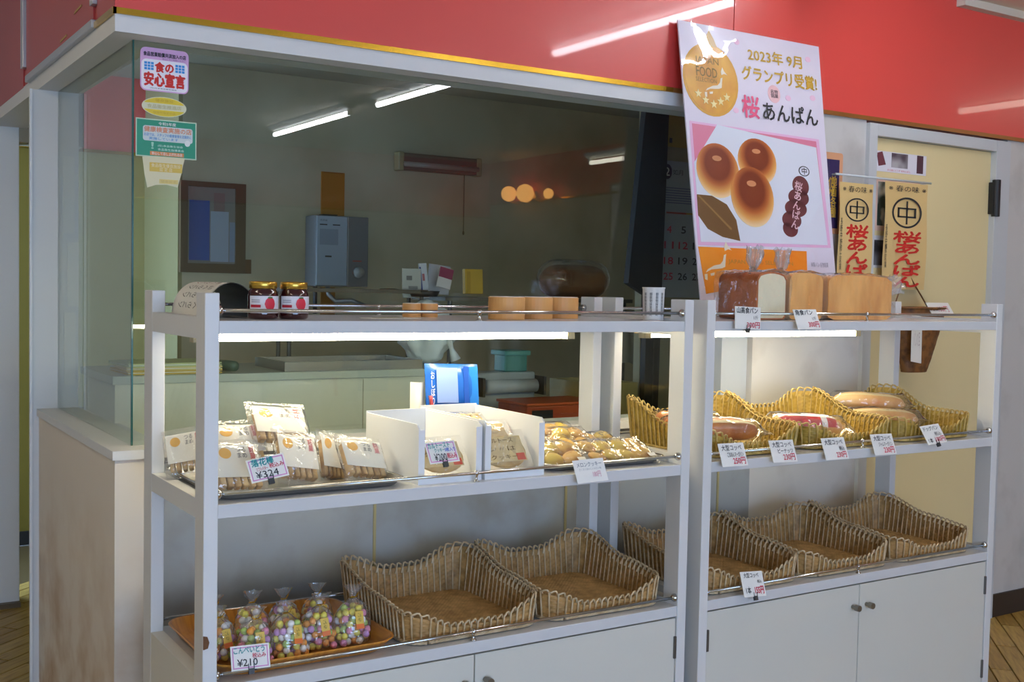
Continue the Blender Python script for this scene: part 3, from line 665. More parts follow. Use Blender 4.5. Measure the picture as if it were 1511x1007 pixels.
# ================================================================== TOP SHELF, RIGHT UNIT: LOAVES
CRUST = two_tone('loaf_crust', '#c8691f', '#8a4414', .4, .75, 7, rough=.5, stretch=(1, 2.5, .8))
CRUSTL = two_tone('pale_crust', '#fbbd68', '#d98c38', .42, .78, 7, rough=.6, stretch=(2.5, 1, .8))
CRUMB = M('#f6ebc8', .8, var=.05, scale=30, bump=.2, bscale=120)
def loaf(x0, x1, y0, y1, h, label, mat_side, mat_front, dome, tail, crumb=True):
    t = thing('bread_loaf', label, 'bread', ((x0 + x1) / 2, (y0 + y1) / 2, Z1 + .001), group='bagged bread loaves')
    w2, d2 = (x1 - x0) / 2, (y1 - y0) / 2
    def sec(grow, zz=0):
        pts = []; n = 36
        for k in range(n):
            a = 2 * math.pi * k / n; c, s_ = math.cos(a), math.sin(a); p = 14
            r = (abs(c) ** p + abs(s_) ** p) ** (-1 / p); pts.append((r * c, r * s_))
        return pts
    pr = sec(0)
    def fn(u, v):
        k = int(round(u * 36)) % 36; a, b_ = pr[k]; z = (b_ + 1) / 2 * h
        if b_ > .3: z += dome * math.cos(a * 1.5) * (b_ - .3) / .7
        bul = 1 + .015 * math.sin(math.pi * v)
        return Vector((a * w2 * bul, -d2 + 2 * d2 * v, z))
    m = MB(); m.grid(fn, 36, 12, cu=True)
    m.build('crust', mat_side, t, smooth=True)
    def cap(y, inset, nm, mt):
        vs_ = []
        for a, b_ in pr:
            z = (b_ + 1) / 2 * h + (dome * math.cos(a * 1.5) * (b_ - .3) / .7 if b_ > .3 else 0)
            vs_.append((a * w2 * inset, y, h / 2 + (z - h / 2) * inset))
        f_ = tuple(range(36)); return MB().add(vs_, [f_ if y < 0 else f_[::-1]]).build(nm, mt, t)
    cap(-d2, 1, 'front_crust', mat_front); cap(d2, 1, 'back_crust', mat_front)
    if crumb: cap(-d2 - .0012, .93, 'cut_face', CRUMB)
    # bag
    g = .007
    def bag(u, v):
        k = int(round(u * 36)) % 36; a, b_ = pr[k]; z = (b_ + 1) / 2 * h
        if b_ > .3: z += dome * math.cos(a * 1.5) * (b_ - .3) / .7
        P = Vector((a * (w2 + g), (v - .5) * 2 * (d2 + g + .004), h / 2 + (z - h / 2) * (1 + g / h)))
        nn = noise.noise(P * 28 + Vector((x0 * 9, 0, 0))) * .008
        P += Vector((a, 0, max(0, b_))) * abs(nn); P.z = max(.0006, P.z); return P
    mb = MB().grid(bag, 36, 14, cu=True)
    for e in (0, 1):
        ctr = Vector((0, (e - .5) * 2 * (d2 + g + .004), h / 2)); sg = -1 if e == 0 else 1
        def cf(u, v, e=e, ctr=ctr, sg=sg):
            p = bag(u, e).lerp(ctr, v); n1 = noise.noise(Vector((p.x * 22 + p.z * 14, p.z * 9 - p.x * 5, x0 * 5))); n2 = noise.noise(Vector((p.x * 60, p.z * 60, x0 * 3)))
            p.y += sg * (.0025 + .005 * n1 + .0018 * n2) * min(1, v * 4); return p
        mb.grid(cf, 36, 9, cu=True, flip=(e == 0))
    o = mb.build('bag', FILM2, t, smooth=True)
    if tail:
        tx, ty, tz, L_, dirv = tail; dirv = Vector(dirv).normalized(); side = dirv.orthogonal().normalized(); k2 = dirv.cross(side)
        prof = [(-.02, .055), (.1, .024), (.22, .008), (.3, .015), (.6, .026), (1, .03)]
        def tf(u, v):
            f = v * (len(prof) - 1); i = min(int(f), len(prof) - 2); q = f - i
            l = prof[i][0] + (prof[i + 1][0] - prof[i][0]) * q; r = prof[i][1] + (prof[i + 1][1] - prof[i][1]) * q
            a = 2 * math.pi * u; r *= 1 + .28 * math.sin(a * 7 + v * 3) + .12 * math.sin(a * 11)
            q_ = Vector((math.cos(a) * 2.2, math.sin(a) * 2.2, v * 5 + x0 * 7)); r *= 1 + .55 * noise.noise(q_) * min(1, v * 2); l += .22 * v * noise.noise(q_ * 1.7)
            return Vector((tx, ty, tz)) + dirv * l * L_ + side * r * math.cos(a) + k2 * r * math.sin(a) * .7
        MB().grid(tf, 56, 18, cu=True).build('bag_neck', NECK, o, smooth=True)
        MB().tube([Vector((tx, ty, tz)) + dirv * .3 * L_ + (side * math.cos(a) + k2 * math.sin(a) * .7) * .0075 for a in [i * .5236 for i in range(12)]], .0014, 5, closed=True).build('twist_tie', M('#a8883a', .4), o)
    return t
loaf(1.762, 1.880, -.505, -.345, .128, 'bagged loaf with dark brown crust and a pale cut face, standing at the poster', CRUST, CRUST, .012, (.0, .0, .128, .085, (.1, .0, 1)))
loaf(1.899, 2.040, -.50, -.33, .130, 'bagged golden loaf between the dark loaf and the longest loaf', CRUSTL, CRUSTL, .01, (-.02, .0, .13, .08, (.05, 0, 1)), crumb=False)
loaf(2.064, 2.352, -.50, -.345, .130, 'longest bagged golden loaf at the end near the cream door', CRUSTL, CRUSTL, .008, (.15, -.02, .085, .1, (1, 0, .35)), crumb=False)

# ================================================================== MIDDLE SHELF, LEFT UNIT
def metal_tray(x0, x1, y0, y1, z, label):
    t = thing('metal_tray', label, 'tray', ((x0 + x1) / 2, (y0 + y1) / 2, z), group='steel trays on the middle shelf')
    w2, d2 = (x1 - x0) / 2, (y1 - y0) / 2
    def rr(wx, dy, z_):
        pts = []; c = .03
        for cx, cy, a0 in ((wx - c, dy - c, 0), (-wx + c, dy - c, 90), (-wx + c, -dy + c, 180), (wx - c, -dy + c, 270)):
            pts += [Vector((cx + c * math.cos(math.radians(a0 + k * 18)), cy + c * math.sin(math.radians(a0 + k * 18)), z_)) for k in range(6)]
        return pts
    rings = [rr(w2 - .022, d2 - .022, .0005), rr(w2 - .014, d2 - .014, .003), rr(w2 - .004, d2 - .004, .018), rr(w2, d2, .019), rr(w2, d2, .0165), rr(w2 - .006, d2 - .006, .0158), rr(w2 - .016, d2 - .016, .0018), rr(w2 - .024, d2 - .024, .0018)]
    vs_ = [p for r in (rings[3:] + []) for p in r]
    m = MB(); allr = [rings[7], rings[6], rings[5], rings[4], rings[3], rings[2], rings[1], rings[0]][::-1]; N = 24
    m.add([p for r in allr for p in r], [(i * N + j, i * N + (j + 1) % N, (i + 1) * N + (j + 1) % N, (i + 1) * N + j) for i in range(7) for j in range(N)] + [tuple(reversed(range(N))), tuple(7 * N + j for j in range(N))])
    m.build('pan', STEEL, t, smooth=False)
    MB().tube([p for p in rr(w2 - .0005, d2 - .0005, .0185)], .0022, 6, closed=True).build('rolled_rim', CHROME, t, smooth=True)
    return t
metal_tray(.158, .605, -.585, -.185, Z2, 'steel tray piled with cellophane snack packs')
metal_tray(1.005, 1.385, -.575, -.19, Z2, 'steel tray piled with bags of melon cookies')
def film_pillow(w_, h_, t_, seed, crimp=.012, n=16):
    """clear pillow bag standing in local x,z, thickness along y, with two crimped ends"""
    def side(sg):
        def fn(u, v):
            x = (u - .5) * w_; z = (v - .5) * (h_ + 2 * crimp)
            k = max(0, 1 - abs(2 * u - 1) ** 6) * max(0, 1 - (abs(z) / (h_ / 2)) ** 5) if abs(z) < h_ / 2 else 0
            q = noise.noise(Vector((x * 38 + seed * 5, z * 38, sg * 2 + seed))) * .0045 + .0012 * math.sin(x * 260 + seed) * (1 if abs(z) > h_ / 2 - .006 else .25)
            return Vector((x, sg * (t_ / 2 * k + .0012) + q * (.4 + k), z))
        return fn
    return MB().grid(side(-1), n, n).grid(side(1), n, n, flip=True)
WAF = two_tone('snack_bar', '#d8b47a', '#a8783c', .4, .7, 30, rough=.6)
CARDM = M('#f1ecdc', .6)
def snack_pack(u, v, Y, w_, h_, rot, label, sd, t_=.034):
    c = at(u, v, 'y', Y); t = thing('snack_pack', label, 'snack pack', c, rot, 'clear packs of snack sticks on the steel tray')
    nb = 6
    for k in range(nb):
        x = (k - (nb - 1) / 2) * w_ * .8 / nb
        MB().box(x - w_ * .052, x + w_ * .052, -t_ * .22, t_ * .34, -h_ * .44, h_ * .36).build('snack_stick', WAF, t, bevel=.003, seg=2)
    lw, lh = w_ * .42, h_ * .34
    y = -t_ * .30
    cd = MB().box(-lw, lw, y, y + .0012, -lh * .75, lh * 1.3).build('label_card', CARDM, t)
    q = link('label_print', None, t); bpy.data.objects.remove(q)
    e = ell(cd, 'leaf_print', -lw * .5, lh * .75, lw * .27, lh * .34, M('#e8b04a', .6), .0006); e.location.y = y
    l_ = text(cd, 'つる\nまめ', lw * .0, lw * .45, lh * .45, lh * 1.15, INK, bold=.0); l_.location.y = y
    l_ = text(cd, '銘菓', lw * .58, lw * .85, lh * .35, lh * 1.2, REDI, bold=.01, vertical=True); l_.location.y = y
    film_pillow(w_, h_, t_, sd).build('film', FILM, t, smooth=True)
    return t
D = math.radians
snack_pack(412, 628, -.34, .155, .105, (D(-42), D(6), D(4)), 'snack pack lying on top of the pile at the back', 1)
snack_pack(352, 655, -.36, .14, .10, (D(-35), D(2), D(8)), 'snack pack at the back behind the shelf post', 2)
snack_pack(350, 690, -.50, .125, .115, (D(-38), D(4), D(6)), 'snack pack beside the 324 yen card, on the post side', 3)
snack_pack(438, 676, -.43, .115, .12, (D(-36), D(10), D(6)), 'snack pack in the middle of the pile, above the 324 yen card', 4)
snack_pack(492, 676, -.40, .085, .12, (D(-34), D(14), D(8)), 'narrow snack pack squeezed between the middle one and the white box side', 5)
snack_pack(535, 678, -.47, .135, .105, (D(-40), D(10), D(10)), 'snack pack at the tray corner next to the white box', 6)
snack_pack(275, 668, -.30, .10, .10, (D(-30), D(-10), D(-20)), 'snack pack seen between the two shelf posts', 7)
# white boxes
def white_box(x0, x1, y0, y1, zt, label):
    t = thing('white_box', label, 'box', ((x0 + x1) / 2, (y0 + y1) / 2, Z2), group='open white card boxes')
    a, b_, c, d_ = x0 - t.location.x, x1 - t.location.x, y0 - t.location.y, y1 - t.location.y; h = zt - Z2; th = .004
    m = M('#e4e5e6', .55)
    MB().box(a, b_, c, d_, 0, th).build('bottom', m, t)
    MB().box(a, b_, d_ - th, d_, th, h + .004).build('back_wall', m, t)
    for xa, xb in ((a, a + th), (b_ - th, b_)):
        v = [(xa, c, th), (xa, d_ - th, th), (xa, d_ - th, h), (xa, c + .012, h), (xa, c, h - .01)]
        n = len(v); vv = v + [(xb, y, z) for _, y, z in v]
        fs = [tuple(range(n))[::-1], tuple(range(n, 2 * n))] + [(i, (i + 1) % n, (i + 1) % n + n, i + n) for i in range(n)]
        MB().add(vv, [f_[::-1] for f_ in fs]).build('side_wall', m, t)
    MB().box(a + th, b_ - th, c, c + th, th, .018).build('front_lip', m, t)
    for xa in (a + th, b_ - th - .012): MB().box(xa, xa + .012, c, c + th, .018, h - .012).build('front_flap', m, t)
    return t
white_box(.630, .800, -.585, -.30, 1.030, 'open white card box holding one cookie pack with a pink-bordered price card')
white_box(.806, .976, -.590, -.255, 1.032, 'open white card box full of cookie packs, beside the melon cookies')
def cookie_pack(c, w_, h_, rot, label, sd, lines):
    t = thing('cookie_pack', label, 'cookie pack', c, rot, 'flat clear cookie packs in the white boxes')
    o = MB().lathe([(w_ * .40, -.004), (w_ * .43, 0), (w_ * .40, .005), (w_ * .2, .007)], 24).build('cookie', two_tone('cookie_top%d' % sd, '#d3b070', '#b98f4c', .4, .7, 20), t, smooth=True)
    o.rotation_euler = (D(90), 0, 0); o.scale = (1, h_ / w_, 1)
    sl = MB().box(-w_ * .36, w_ * .36, -.0098, -.009, -h_ * .3, h_ * .36).build('paper_slip', M('#d9c08a', .7), t)
    for k, s_ in enumerate(lines):
        l_ = text(sl, s_, -w_ * .3, w_ * .2, h_ * (.2 - .22 * k), h_ * (.32 - .22 * k), M('#7a5a28', .7), bold=.0); l_.location.y = -.0098
    r_ = rect(sl, 'red_seal', w_ * .18, w_ * .34, -h_ * .28, -h_ * .1, M('#dd4a2c', .6)); r_.location.y = -.0098
    film_pillow(w_, h_, .022, sd, crimp=.008).build('film', FILM, t, smooth=True)
    return t
cookie_pack(Vector((.715, -.53, .942)), .15, .10, (D(-38), 0, 0), 'cookie pack behind the 200 yen card', 11, ('カルトースト', 'クッキー'))
cookie_pack(Vector((.891, -.535, .945)), .155, .105, (D(-36), 0, D(2)), 'cookie pack with three handwritten lines at the box front', 12, ('カルトース', 'シ〃は', 'クッキー'))
cookie_pack(Vector((.888, -.46, .972)), .15, .10, (D(-48), 0, D(-3)), 'cookie pack standing behind the one with three handwritten lines', 13, ('カルトース', 'クッキー'))
cookie_pack(Vector((.88, -.37, .995)), .15, .10, (D(-62), D(3), D(3)), 'cookie pack leaning on top at the back of the full white box', 14, ('カルトース', 'クッキー'))
# blue packet behind
bp_ = thing('blue_packet', 'glossy blue and white printed packet leaning behind the white boxes', 'packet', at(667, 571, 'y', -.2), (D(-10), D(2), 0))
def bpk(sg):
    return lambda u, v: Vector(((u - .5) * .165, sg * (.012 * (1 - abs(2 * u - 1) ** 3) * (1 - abs(2 * v - 1) ** 3) + .001), (v - .5) * .125))
MB().grid(bpk(-1), 14, 14).grid(bpk(1), 14, 14, flip=True).build('packet_body', M('#1f5aae', .25), bp_, smooth=True)
for nm, q, mt, yy in (('pale_panel', (-.055, .01, -.045, .05), M('#7f97c8', .3), -.0145), ('dark_stripe', (.03, .045, -.055, .055), M('#1c4aa0', .3), -.0125), ('bright_panel', (.05, .078, -.055, .055), M('#2272c4', .3), -.0078)):
    o = rect(bp_, nm, *q, mt, .001); o.location.y = yy
o = text(bp_, 'おしぼり', -.07, -.058, -.05, .04, WHITE, vertical=True); o.location.y = -.009
rp = thing('red_packet', 'small red packet corner peeking out beside the blue packet', 'packet', at(637, 600, 'y', -.235), (D(-8), 0, D(70)))
MB().box(-.012, .012, -.004, .004, -.03, .022).build('wrapper', M('#b8352a', .35), rp, bevel=.002); MB().box(-.012, .012, -.0042, .0042, .022, .028).build('crimped_end', M('#c9594a', .35), rp)
wsht = thing('white_sheet', 'curled white paper sheet between the blue packet and the counter', 'paper', at(622, 592, 'y', -.19), (0, 0, D(-10)))
MB().grid(lambda u, v: Vector(((u - .5) * .05, .015 * (u - .4) ** 2 * 10, (v - .5) * .1)), 8, 4).grid(lambda u, v: Vector(((u - .5) * .05, .015 * (u - .4) ** 2 * 10 + .0006, (v - .5) * .1)), 8, 4, flip=True).build('sheet', PAPER, wsht, smooth=True)
MB().box(-.02, .02, -.0, .004, -.0503, -.044).build('folded_edge', PAPER, wsht)
# melon cookies in bags
CK1 = two_tone('melon_cookie', '#dcbf52', '#c99438', .45, .7, 26, rough=.6); CK2 = two_tone('brown_cookie', '#e0b45c', '#b9742e', .45, .7, 26, rough=.6)
def cookie_bag(x, y, z, rot, label, sd):
    t = thing('cookie_bag', label, 'cookie bag', (x, y, z), rot, 'clear bags of melon cookies on the steel tray'); rr = random.Random(sd)
    k = 0
    for r_ in range(2):
        for c in range(2):
            o = MB().ball((0, 0, 0), (.028, .026, .011), 16, 8).build('cookie', CK1 if (k + sd) % 2 else CK2, t, smooth=True)
            o.location = ((c - .5) * .050 + rr.uniform(-.004, .004), -.002 + rr.uniform(-.003, .003), (r_ - .5) * .046); o.rotation_euler = (D(90 + rr.uniform(-14, 14)), D(rr.uniform(-14, 14)), rr.uniform(-.4, .4)); k += 1
    if sd % 2: MB().box(.03, .052, -.0155, -.015, -.05, -.035).build('price_sticker', PAPER, t)
    film_pillow(.118, .108, .036, sd + 20, crimp=.01).build('film', FILM, t, smooth=True)
    return t
spots = [(1.085, -.50, .922, -62, -6), (1.205, -.505, .922, -66, 6), (1.315, -.50, .918, -64, -4), (1.08, -.38, .935, -66, 5), (1.195, -.395, .94, -60, -8), (1.305, -.385, .925, -68, 9), (1.12, -.28, .945, -58, 4), (1.235, -.28, .94, -62, -5)]
nm = ['at the tray corner beside the white box', 'at the tray front behind the melon cookie card', 'at the tray corner by the shelf post', 'second from the tray edge beside the white box', 'at the centre of the tray', 'on the post side, second from the tray edge', 'at the back of the tray beside the white box', 'at the back of the tray toward the shelf posts']
for k, (x, y, z, tl, rz) in enumerate(spots): cookie_bag(x, y, z, (D(tl), 0, D(rz)), 'clear bag of melon cookies ' + nm[k], k + 1)

# ================================================================== BOTTOM SHELF: CANDY TRAY
wt = thing('serving_tray', 'orange wood-grain serving tray with rounded corners holding candy bags', 'tray', (.372, -.395, Z3))
def tray_ring(wx, dy, z_, c=.06):
    pts = []
    for cx, cy, a0 in ((wx - c, dy - c, 0), (-wx + c, dy - c, 90), (-wx + c, -dy + c, 180), (wx - c, -dy + c, 270)):
        pts += [Vector((cx + c * math.cos(D(a0 + k * 10)), cy + c * math.sin(D(a0 + k * 10)), z_)) for k in range(10)]
    return pts
rings = [tray_ring(.185, .175, .001), tray_ring(.195, .185, .004), tray_ring(.212, .200, .026), tray_ring(.217, .205, .031), tray_ring(.216, .204, .033), tray_ring(.211, .199, .031), tray_ring(.192, .182, .006), tray_ring(.184, .174, .004)]
WOODT = two_tone('wood_grain_tray', '#d48f35', '#b0691f', .4, .7, 7, rough=.3, stretch=(14, 1.5, 1))
MB().add([p for r in rings for p in r], [(i * 40 + j, i * 40 + (j + 1) % 40, (i + 1) * 40 + (j + 1) % 40, (i + 1) * 40 + j) for i in range(7) for j in range(40)] + [tuple(reversed(range(40)))]).build('rim', WOODT, wt, smooth=True)
MB().add([p for p in tray_ring(.185, .175, .0042)], [tuple(range(40))]).build('tray_floor', WOODT, wt)
CANDY = [M(h, .45) for h in ('#ecdf66', '#eb98b6', '#f3a448', '#f6f2ec', '#b4d070', '#d7a0d4')]
def candy_bag(x, y, label, sd, s_=1., tilt=0, rz=0, z=None):
    t = thing('candy_bag', label, 'candy bag', (x, y, z if z else Z3 + .0045), (D(-tilt), 0, D(rz)), 'tied clear bags of star candy'); rr = random.Random(sd)
    m = MB(); n = 0; tries = 0; pts = []
    W_, D_, H_ = .0345 * s_, .026 * s_, .078 * s_
    while n < 62 and tries < 4000:
        tries += 1; p = Vector((rr.uniform(-W_, W_), rr.uniform(-D_, D_), rr.uniform(.009, H_)))
        k = 1 - .35 * (p.z / H_) ** 2
        if (p.x / (W_ * k)) ** 4 + (p.y / (D_ * k)) ** 4 > 1: continue
        if any((p - q).length < .0138 for q in pts): continue
        pts.append(p); n += 1; ci = rr.choice((0, 0, 1, 2, 2, 3, 3, 4, 5)); o = len(m.v)
        m.ball(p, .0084, 8, 6, mi=ci)
        for q in range(o, len(m.v)):
            d_ = m.v[q] - p; m.v[q] = p + d_ * (1 + .13 * math.sin(d_.x * 1400) * math.sin(d_.y * 1400 + 1) * math.sin(d_.z * 1400 + 2))
    stuff(m.build('star_candies', CANDY, t, smooth=True))
    top = .125 * s_
    prof = [(0, .92), (.06, 1.12), (.35, 1.15), (.55, 1.0), (.7, .55), (.78, .16), (.8, .12), (.84, .2), (.93, .42), (1.0, .55)]
    lean = rr.uniform(-.012, .012)
    def fn(u, v):
        f = v * (len(prof) - 1); i = min(int(f), len(prof) - 2); q = f - i
        z_ = (prof[i][0] + (prof[i + 1][0] - prof[i][0]) * q) * top; r = prof[i][1] + (prof[i + 1][1] - prof[i][1]) * q
        a = 2 * math.pi * u; cr_ = 1 + (.05 if z_ < .6 * top else .35) * math.sin(a * 6 + sd) * math.cos(a * 3 + v * 4)
        return Vector((lean * (z_ / top) ** 2 + W_ * 1.06 * r * cr_ * math.cos(a) * (1 + .0), D_ * 1.12 * r * cr_ * math.sin(a) * (1 if z_ < .6 * top else .7), z_ + .0012 + .004 * noise.noise(Vector((u * 9, v * 9, sd)))*(1 if v>.15 else 0)))
    fm = MB().grid(fn, 32, 26, cu=True).build('film', FILM, t, smooth=True)
    MB().tube([Vector((lean * .6 + W_ * .17 * math.cos(a), D_ * .2 * math.sin(a), top * .8)) for a in [i * .6283 for i in range(10)]], .0013, 5, closed=True).tube([Vector((lean * .6 + W_ * .15, -D_ * .2, top * .8)), Vector((lean * .6 + W_ * .3, -D_ * .4, top * .88))], .0012, 5).build('gold_tie', M('#c79a2d', .3, metal=.8), fm)
    lb = MB().box(-.0095, .0095, -.0006, 0, -.02, .02).build('yellow_label', M('#e3bd4a', .5), t); lb.location = (W_ * .25, -D_ * 1.22, H_ * .70); lb.rotation_euler = (D(-12), D(rr.uniform(-12, 12)), 0)
    q = rect(lb, 'orange_end', -.0095, .0095, -.02, -.009, M('#e8742a', .5)); q.location.y = -.0006
    q = text(lb, 'こん\nぺい', -.004, .004, -.004, .016, INK); q.location.y = -.0006
    return t
cb = [(.505, -.505, 'candy bag with a tall clear neck, at the tray front beside the small bag', 1.08, 8), (.425, -.50, 'candy bag between the tall-necked bag and the middle of the tray', 1.0, 6), (.345, -.525, 'candy bag at the tray front just past the 210 yen card', 1.0, 7), (.265, -.525, 'candy bag directly behind the 210 yen card', .98, 5), (.205, -.47, 'candy bag at the tray front corner behind the shelf post', .95, 6),
      (.550, -.415, 'small low candy bag mostly orange at the tray edge by the wicker tray', .8, 12), (.465, -.395, 'candy bag in the second row behind the tall-necked bag', .95, 10), (.385, -.40, 'candy bag in the middle of the second row', .95, 9), (.30, -.41, 'candy bag in the second row behind the 210 yen card', 1.0, 8), (.225, -.365, 'candy bag at the back of the tray by the shelf post', .9, 8)]
for k, (x, y, l, s_, tl) in enumerate(cb): candy_bag(x, y, l, 30 + k, s_, tl, R_.uniform(-12, 12))

# ================================================================== BREAD IN BASKETS
ROLL = two_tone('roll_crust', '#d0802e', '#9c4e18', .38, .7, 14, rough=.35)
ROLLP = two_tone('pale_roll', '#e6c184', '#c87e34', .42, .72, 8, rough=.4)
def bread_roll(c, L_, r, rot, label, mat_, film=True, cat='bread roll', extra=None, group='filmed bread rolls in golden baskets'):
    t = thing('bread_roll', label, cat, c, rot, group)
    def fn(u, v):
        x = (v - .5) * L_; k = max(.02, (1 - abs(2 * v - 1) ** 3.2)) ** .5; a = 2 * math.pi * u
        return Vector((x, r * k * math.cos(a), r * .82 * k * math.sin(a) * (1.1 if math.sin(a) > 0 else .8)))
    MB().grid(fn, 20, 18, cu=True).build('crust', mat_, t, smooth=True)
    def sl(u, v):
        x = (u - .5) * L_ * .8; k = max(.02, (1 - abs((2 * u - 1) * .8) ** 3.2)) ** .5; a = D(112 + v * 16)
        return Vector((x, r * 1.015 * k * math.cos(a), r * .82 * k * 1.1 * 1.015 * math.sin(a)))
    MB().grid(sl, 14, 3).build('slit_filling', M('#e9d9a8', .6), t, smooth=True)
    if extra: extra(t)
    if film:
        def bg_(u, v):
            x = (v - .5) * (L_ + .07); e = min(1, max(0, (L_ / 2 + .02 - abs(x)) / .03)); k = .22 + .78 * e; a = 2 * math.pi * u
            q = noise.noise(Vector((x * 30, math.cos(a) * 2, math.sin(a) * 2 + L_ * 50))) * .006
            fl_ = 1 if e > .1 else .3
            return Vector((x, (r * 1.12 + q) * (k if e > .1 else .8) * math.cos(a), (r * .95 + q) * k * fl_ * math.sin(a)))
        MB().grid(bg_, 24, 22, cu=True).build('film', FILM2, t, smooth=True)
    return t
bread_roll((1.70, -.455, Z2 + .056), .21, .042, (D(6), D(2), D(-14)), 'glossy brown filmed roll at the front of the basket nearest the shelf post', ROLL)
bread_roll((1.665, -.345, Z2 + .062), .19, .038, (D(-4), D(-2), D(-8)), 'glossy brown filmed roll in the middle of the basket nearest the shelf post', ROLL)
def stk(t):
    MB().box(-.012, .014, -.012, .012, .034, .035).build('price_sticker', PAPER, t)
bread_roll((1.70, -.25, Z2 + .066), .17, .034, (0, D(2), D(-8)), 'glossy brown filmed roll with a white sticker behind the others', ROLL, extra=stk)
def redlab(t):
    def rl(a0, a1, g, x0, x1):
        def fl(u, v):
            x = x0 + (x1 - x0) * u; k = max(.05, (1 - abs(2 * x / .25) ** 3.2)) ** .5; a = D(a0 + (a1 - a0) * v)
            q = 1.06 + g + .05 * noise.noise(Vector((x * 26, v * 3, 4)))
            return Vector((x, .040 * q * k * math.cos(a), .0361 * q * k * math.sin(a)))
        return fl
    o = MB().grid(rl(40, 150, 0, -.10, .09), 18, 12).build('red_label', M('#c9454a', .3), t, smooth=True)
    MB().grid(rl(76, 100, .015, -.10, .09), 18, 5).build('white_band', M('#f0e6dc', .3), o, smooth=True)
    MB().grid(rl(40, 150, .015, .035, .055), 5, 10).build('white_band', M('#f0e6dc', .3), o, smooth=True)
bread_roll((2.06, -.43, Z2 + .050), .25, .040, (D(22), D(3), D(-20)), 'long filmed roll with a red and white printed label', ROLLP, extra=redlab)
bread_roll((2.47, -.385, Z2 + .050), .25, .038, (0, D(2), D(-24)), 'long pale roll lying at the bottom of the basket by the door', ROLLP)
bread_roll((2.50, -.30, Z2 + .092), .26, .040, (0, D(3), D(-26)), 'long pale roll lying on top near the basket back by the door', ROLLP)

# ================================================================== POSTER
ps = thing('bakery_poster', 'large white poster board of three glossy buns leaning on the red fascia', 'poster', (2.165, -.178, Z1 + .0005), (D(-9.2), 0, 0))
bl_ = local(ps, 1032, 441); 
PX0, _ = local(ps, 1016, 240); 
tlx, tlz = local(ps, 1000, 29); trx, trz = local(ps, 1208, 69); brx, brz = local(ps, 1230, 402); blx, blz = local(ps, 1034, 445)
MB().prism([(blx, 0.001), (brx + .004, 0.001), (trx, trz), (tlx, tlz)], 0, .005).build('board', M('#e3dcea', .5), ps)
def L2(*pts): return [local(ps, *p) for p in pts]
PK = M('#eab9dc', .5)
poly(ps, 'pink_frame', L2((1017, 178), (1208, 206), (1226, 366), (1030, 362)), PK, .0004)
poly(ps, 'photo_backdrop', L2((1021, 182), (1204, 209), (1221, 362), (1034, 357)), M('#dd7f9b', .5), .0008)
poly(ps, 'photo_plate', L2((1058, 184), (1204, 218), (1221, 362), (1034, 357), (1024, 240)), M('#dfe3ee', .5), .0012)
def bunmat(i):
    m = bpy.data.materials.new('printed_bun'); m.use_nodes = True; nt = m.node_tree; b_ = nt.nodes['Principled BSDF']; b_.inputs['Roughness'].default_value = .4
    tc = nt.nodes.new('ShaderNodeTexCoord'); mp = nt.nodes.new('ShaderNodeMapping'); mp.inputs['Location'].default_value = (-.5, 0, -.62)
    gr = nt.nodes.new('ShaderNodeVectorMath'); gr.operation = 'LENGTH'; cr_ = nt.nodes.new('ShaderNodeValToRGB'); cr_.color_ramp.elements[0].position = .0; cr_.color_ramp.elements[0].color = srgb('#8a3d1c')
    cr_.color_ramp.elements[1].position = .62; cr_.color_ramp.elements[1].color = srgb('#f3dcae')
    for p_, c in ((.28, '#7c2f14'), (.38, '#b5602a'), (.5, '#e2a458')):
        e = cr_.color_ramp.elements.new(p_); e.color = srgb(c)
    L = nt.links.new; L(tc.outputs['Generated'], mp.inputs[0]); mp.inputs['Scale'].default_value = (1, 0, 1)
    L(mp.outputs[0], gr.inputs[0]); L(gr.outputs['Value'], cr_.inputs[0]); L(cr_.outputs[0], b_.inputs['Base Color']); return m
BUN = bunmat(0)
def pell(name, u, v, ru, rv, mat_, d, rot=0):
    a = local(ps, u, v); b_ = local(ps, u + ru, v + ru * (488 - v) / (3372 - u)); c = local(ps, u, v - rv)
    return ell(ps, name, a[0], a[1], abs(b_[0] - a[0]), abs(c[1] - a[1]), mat_, d, rot)
for k, (u, v, ru, rv) in enumerate(((1059, 252, 31, 40), (1117, 239, 28, 34), (1110, 291, 31, 44))):
    pell('printed_bun', u, v, ru, rv, BUN, .0016 + .0003 * k); pell('bun_highlight', u - 2, v - rv * .45, ru * .22, rv * .1, M('#c8865a', .5), .0028)
poly(ps, 'printed_leaf', L2((1028, 287), (1050, 289), (1072, 302), (1086, 325), (1092, 356), (1066, 350), (1044, 338), (1030, 318)), M('#6e4a1c', .6), .0016)
poly(ps, 'leaf_vein', L2((1029, 289), (1031, 288), (1080, 338), (1078, 340)), M('#8f6a34', .6), .0020)
BLOB = M('#6b3236', .5)
for u, v, ru, rv in ((1181, 275, 12, 15), (1178, 292, 15, 13), (1174, 308, 16, 13), (1168, 325, 14, 13), (1166, 338, 11, 12)): pell('brown_cloud', u, v, ru, rv, BLOB, .0018)
a = local(ps, 1175, 303)
text(ps, '桜あんぱん', a[0] - .018, a[0] + .018, a[1] - .085, a[1] + .085, M('#e6bfc6', .6), d=.0026, bold=.02, vertical=True, rot=D(-14))
pell('circle_mark', 1186, 253, 8, 7.5, INK, .0016); pell('circle_mark_inside', 1186, 253, 6.6, 6.2, M('#dfe3ee', .5), .0019)
a = local(ps, 1186, 253); text(ps, '中', a[0] - .012, a[0] + .012, a[1] - .012, a[1] + .012, INK, d=.0026, bold=.02)
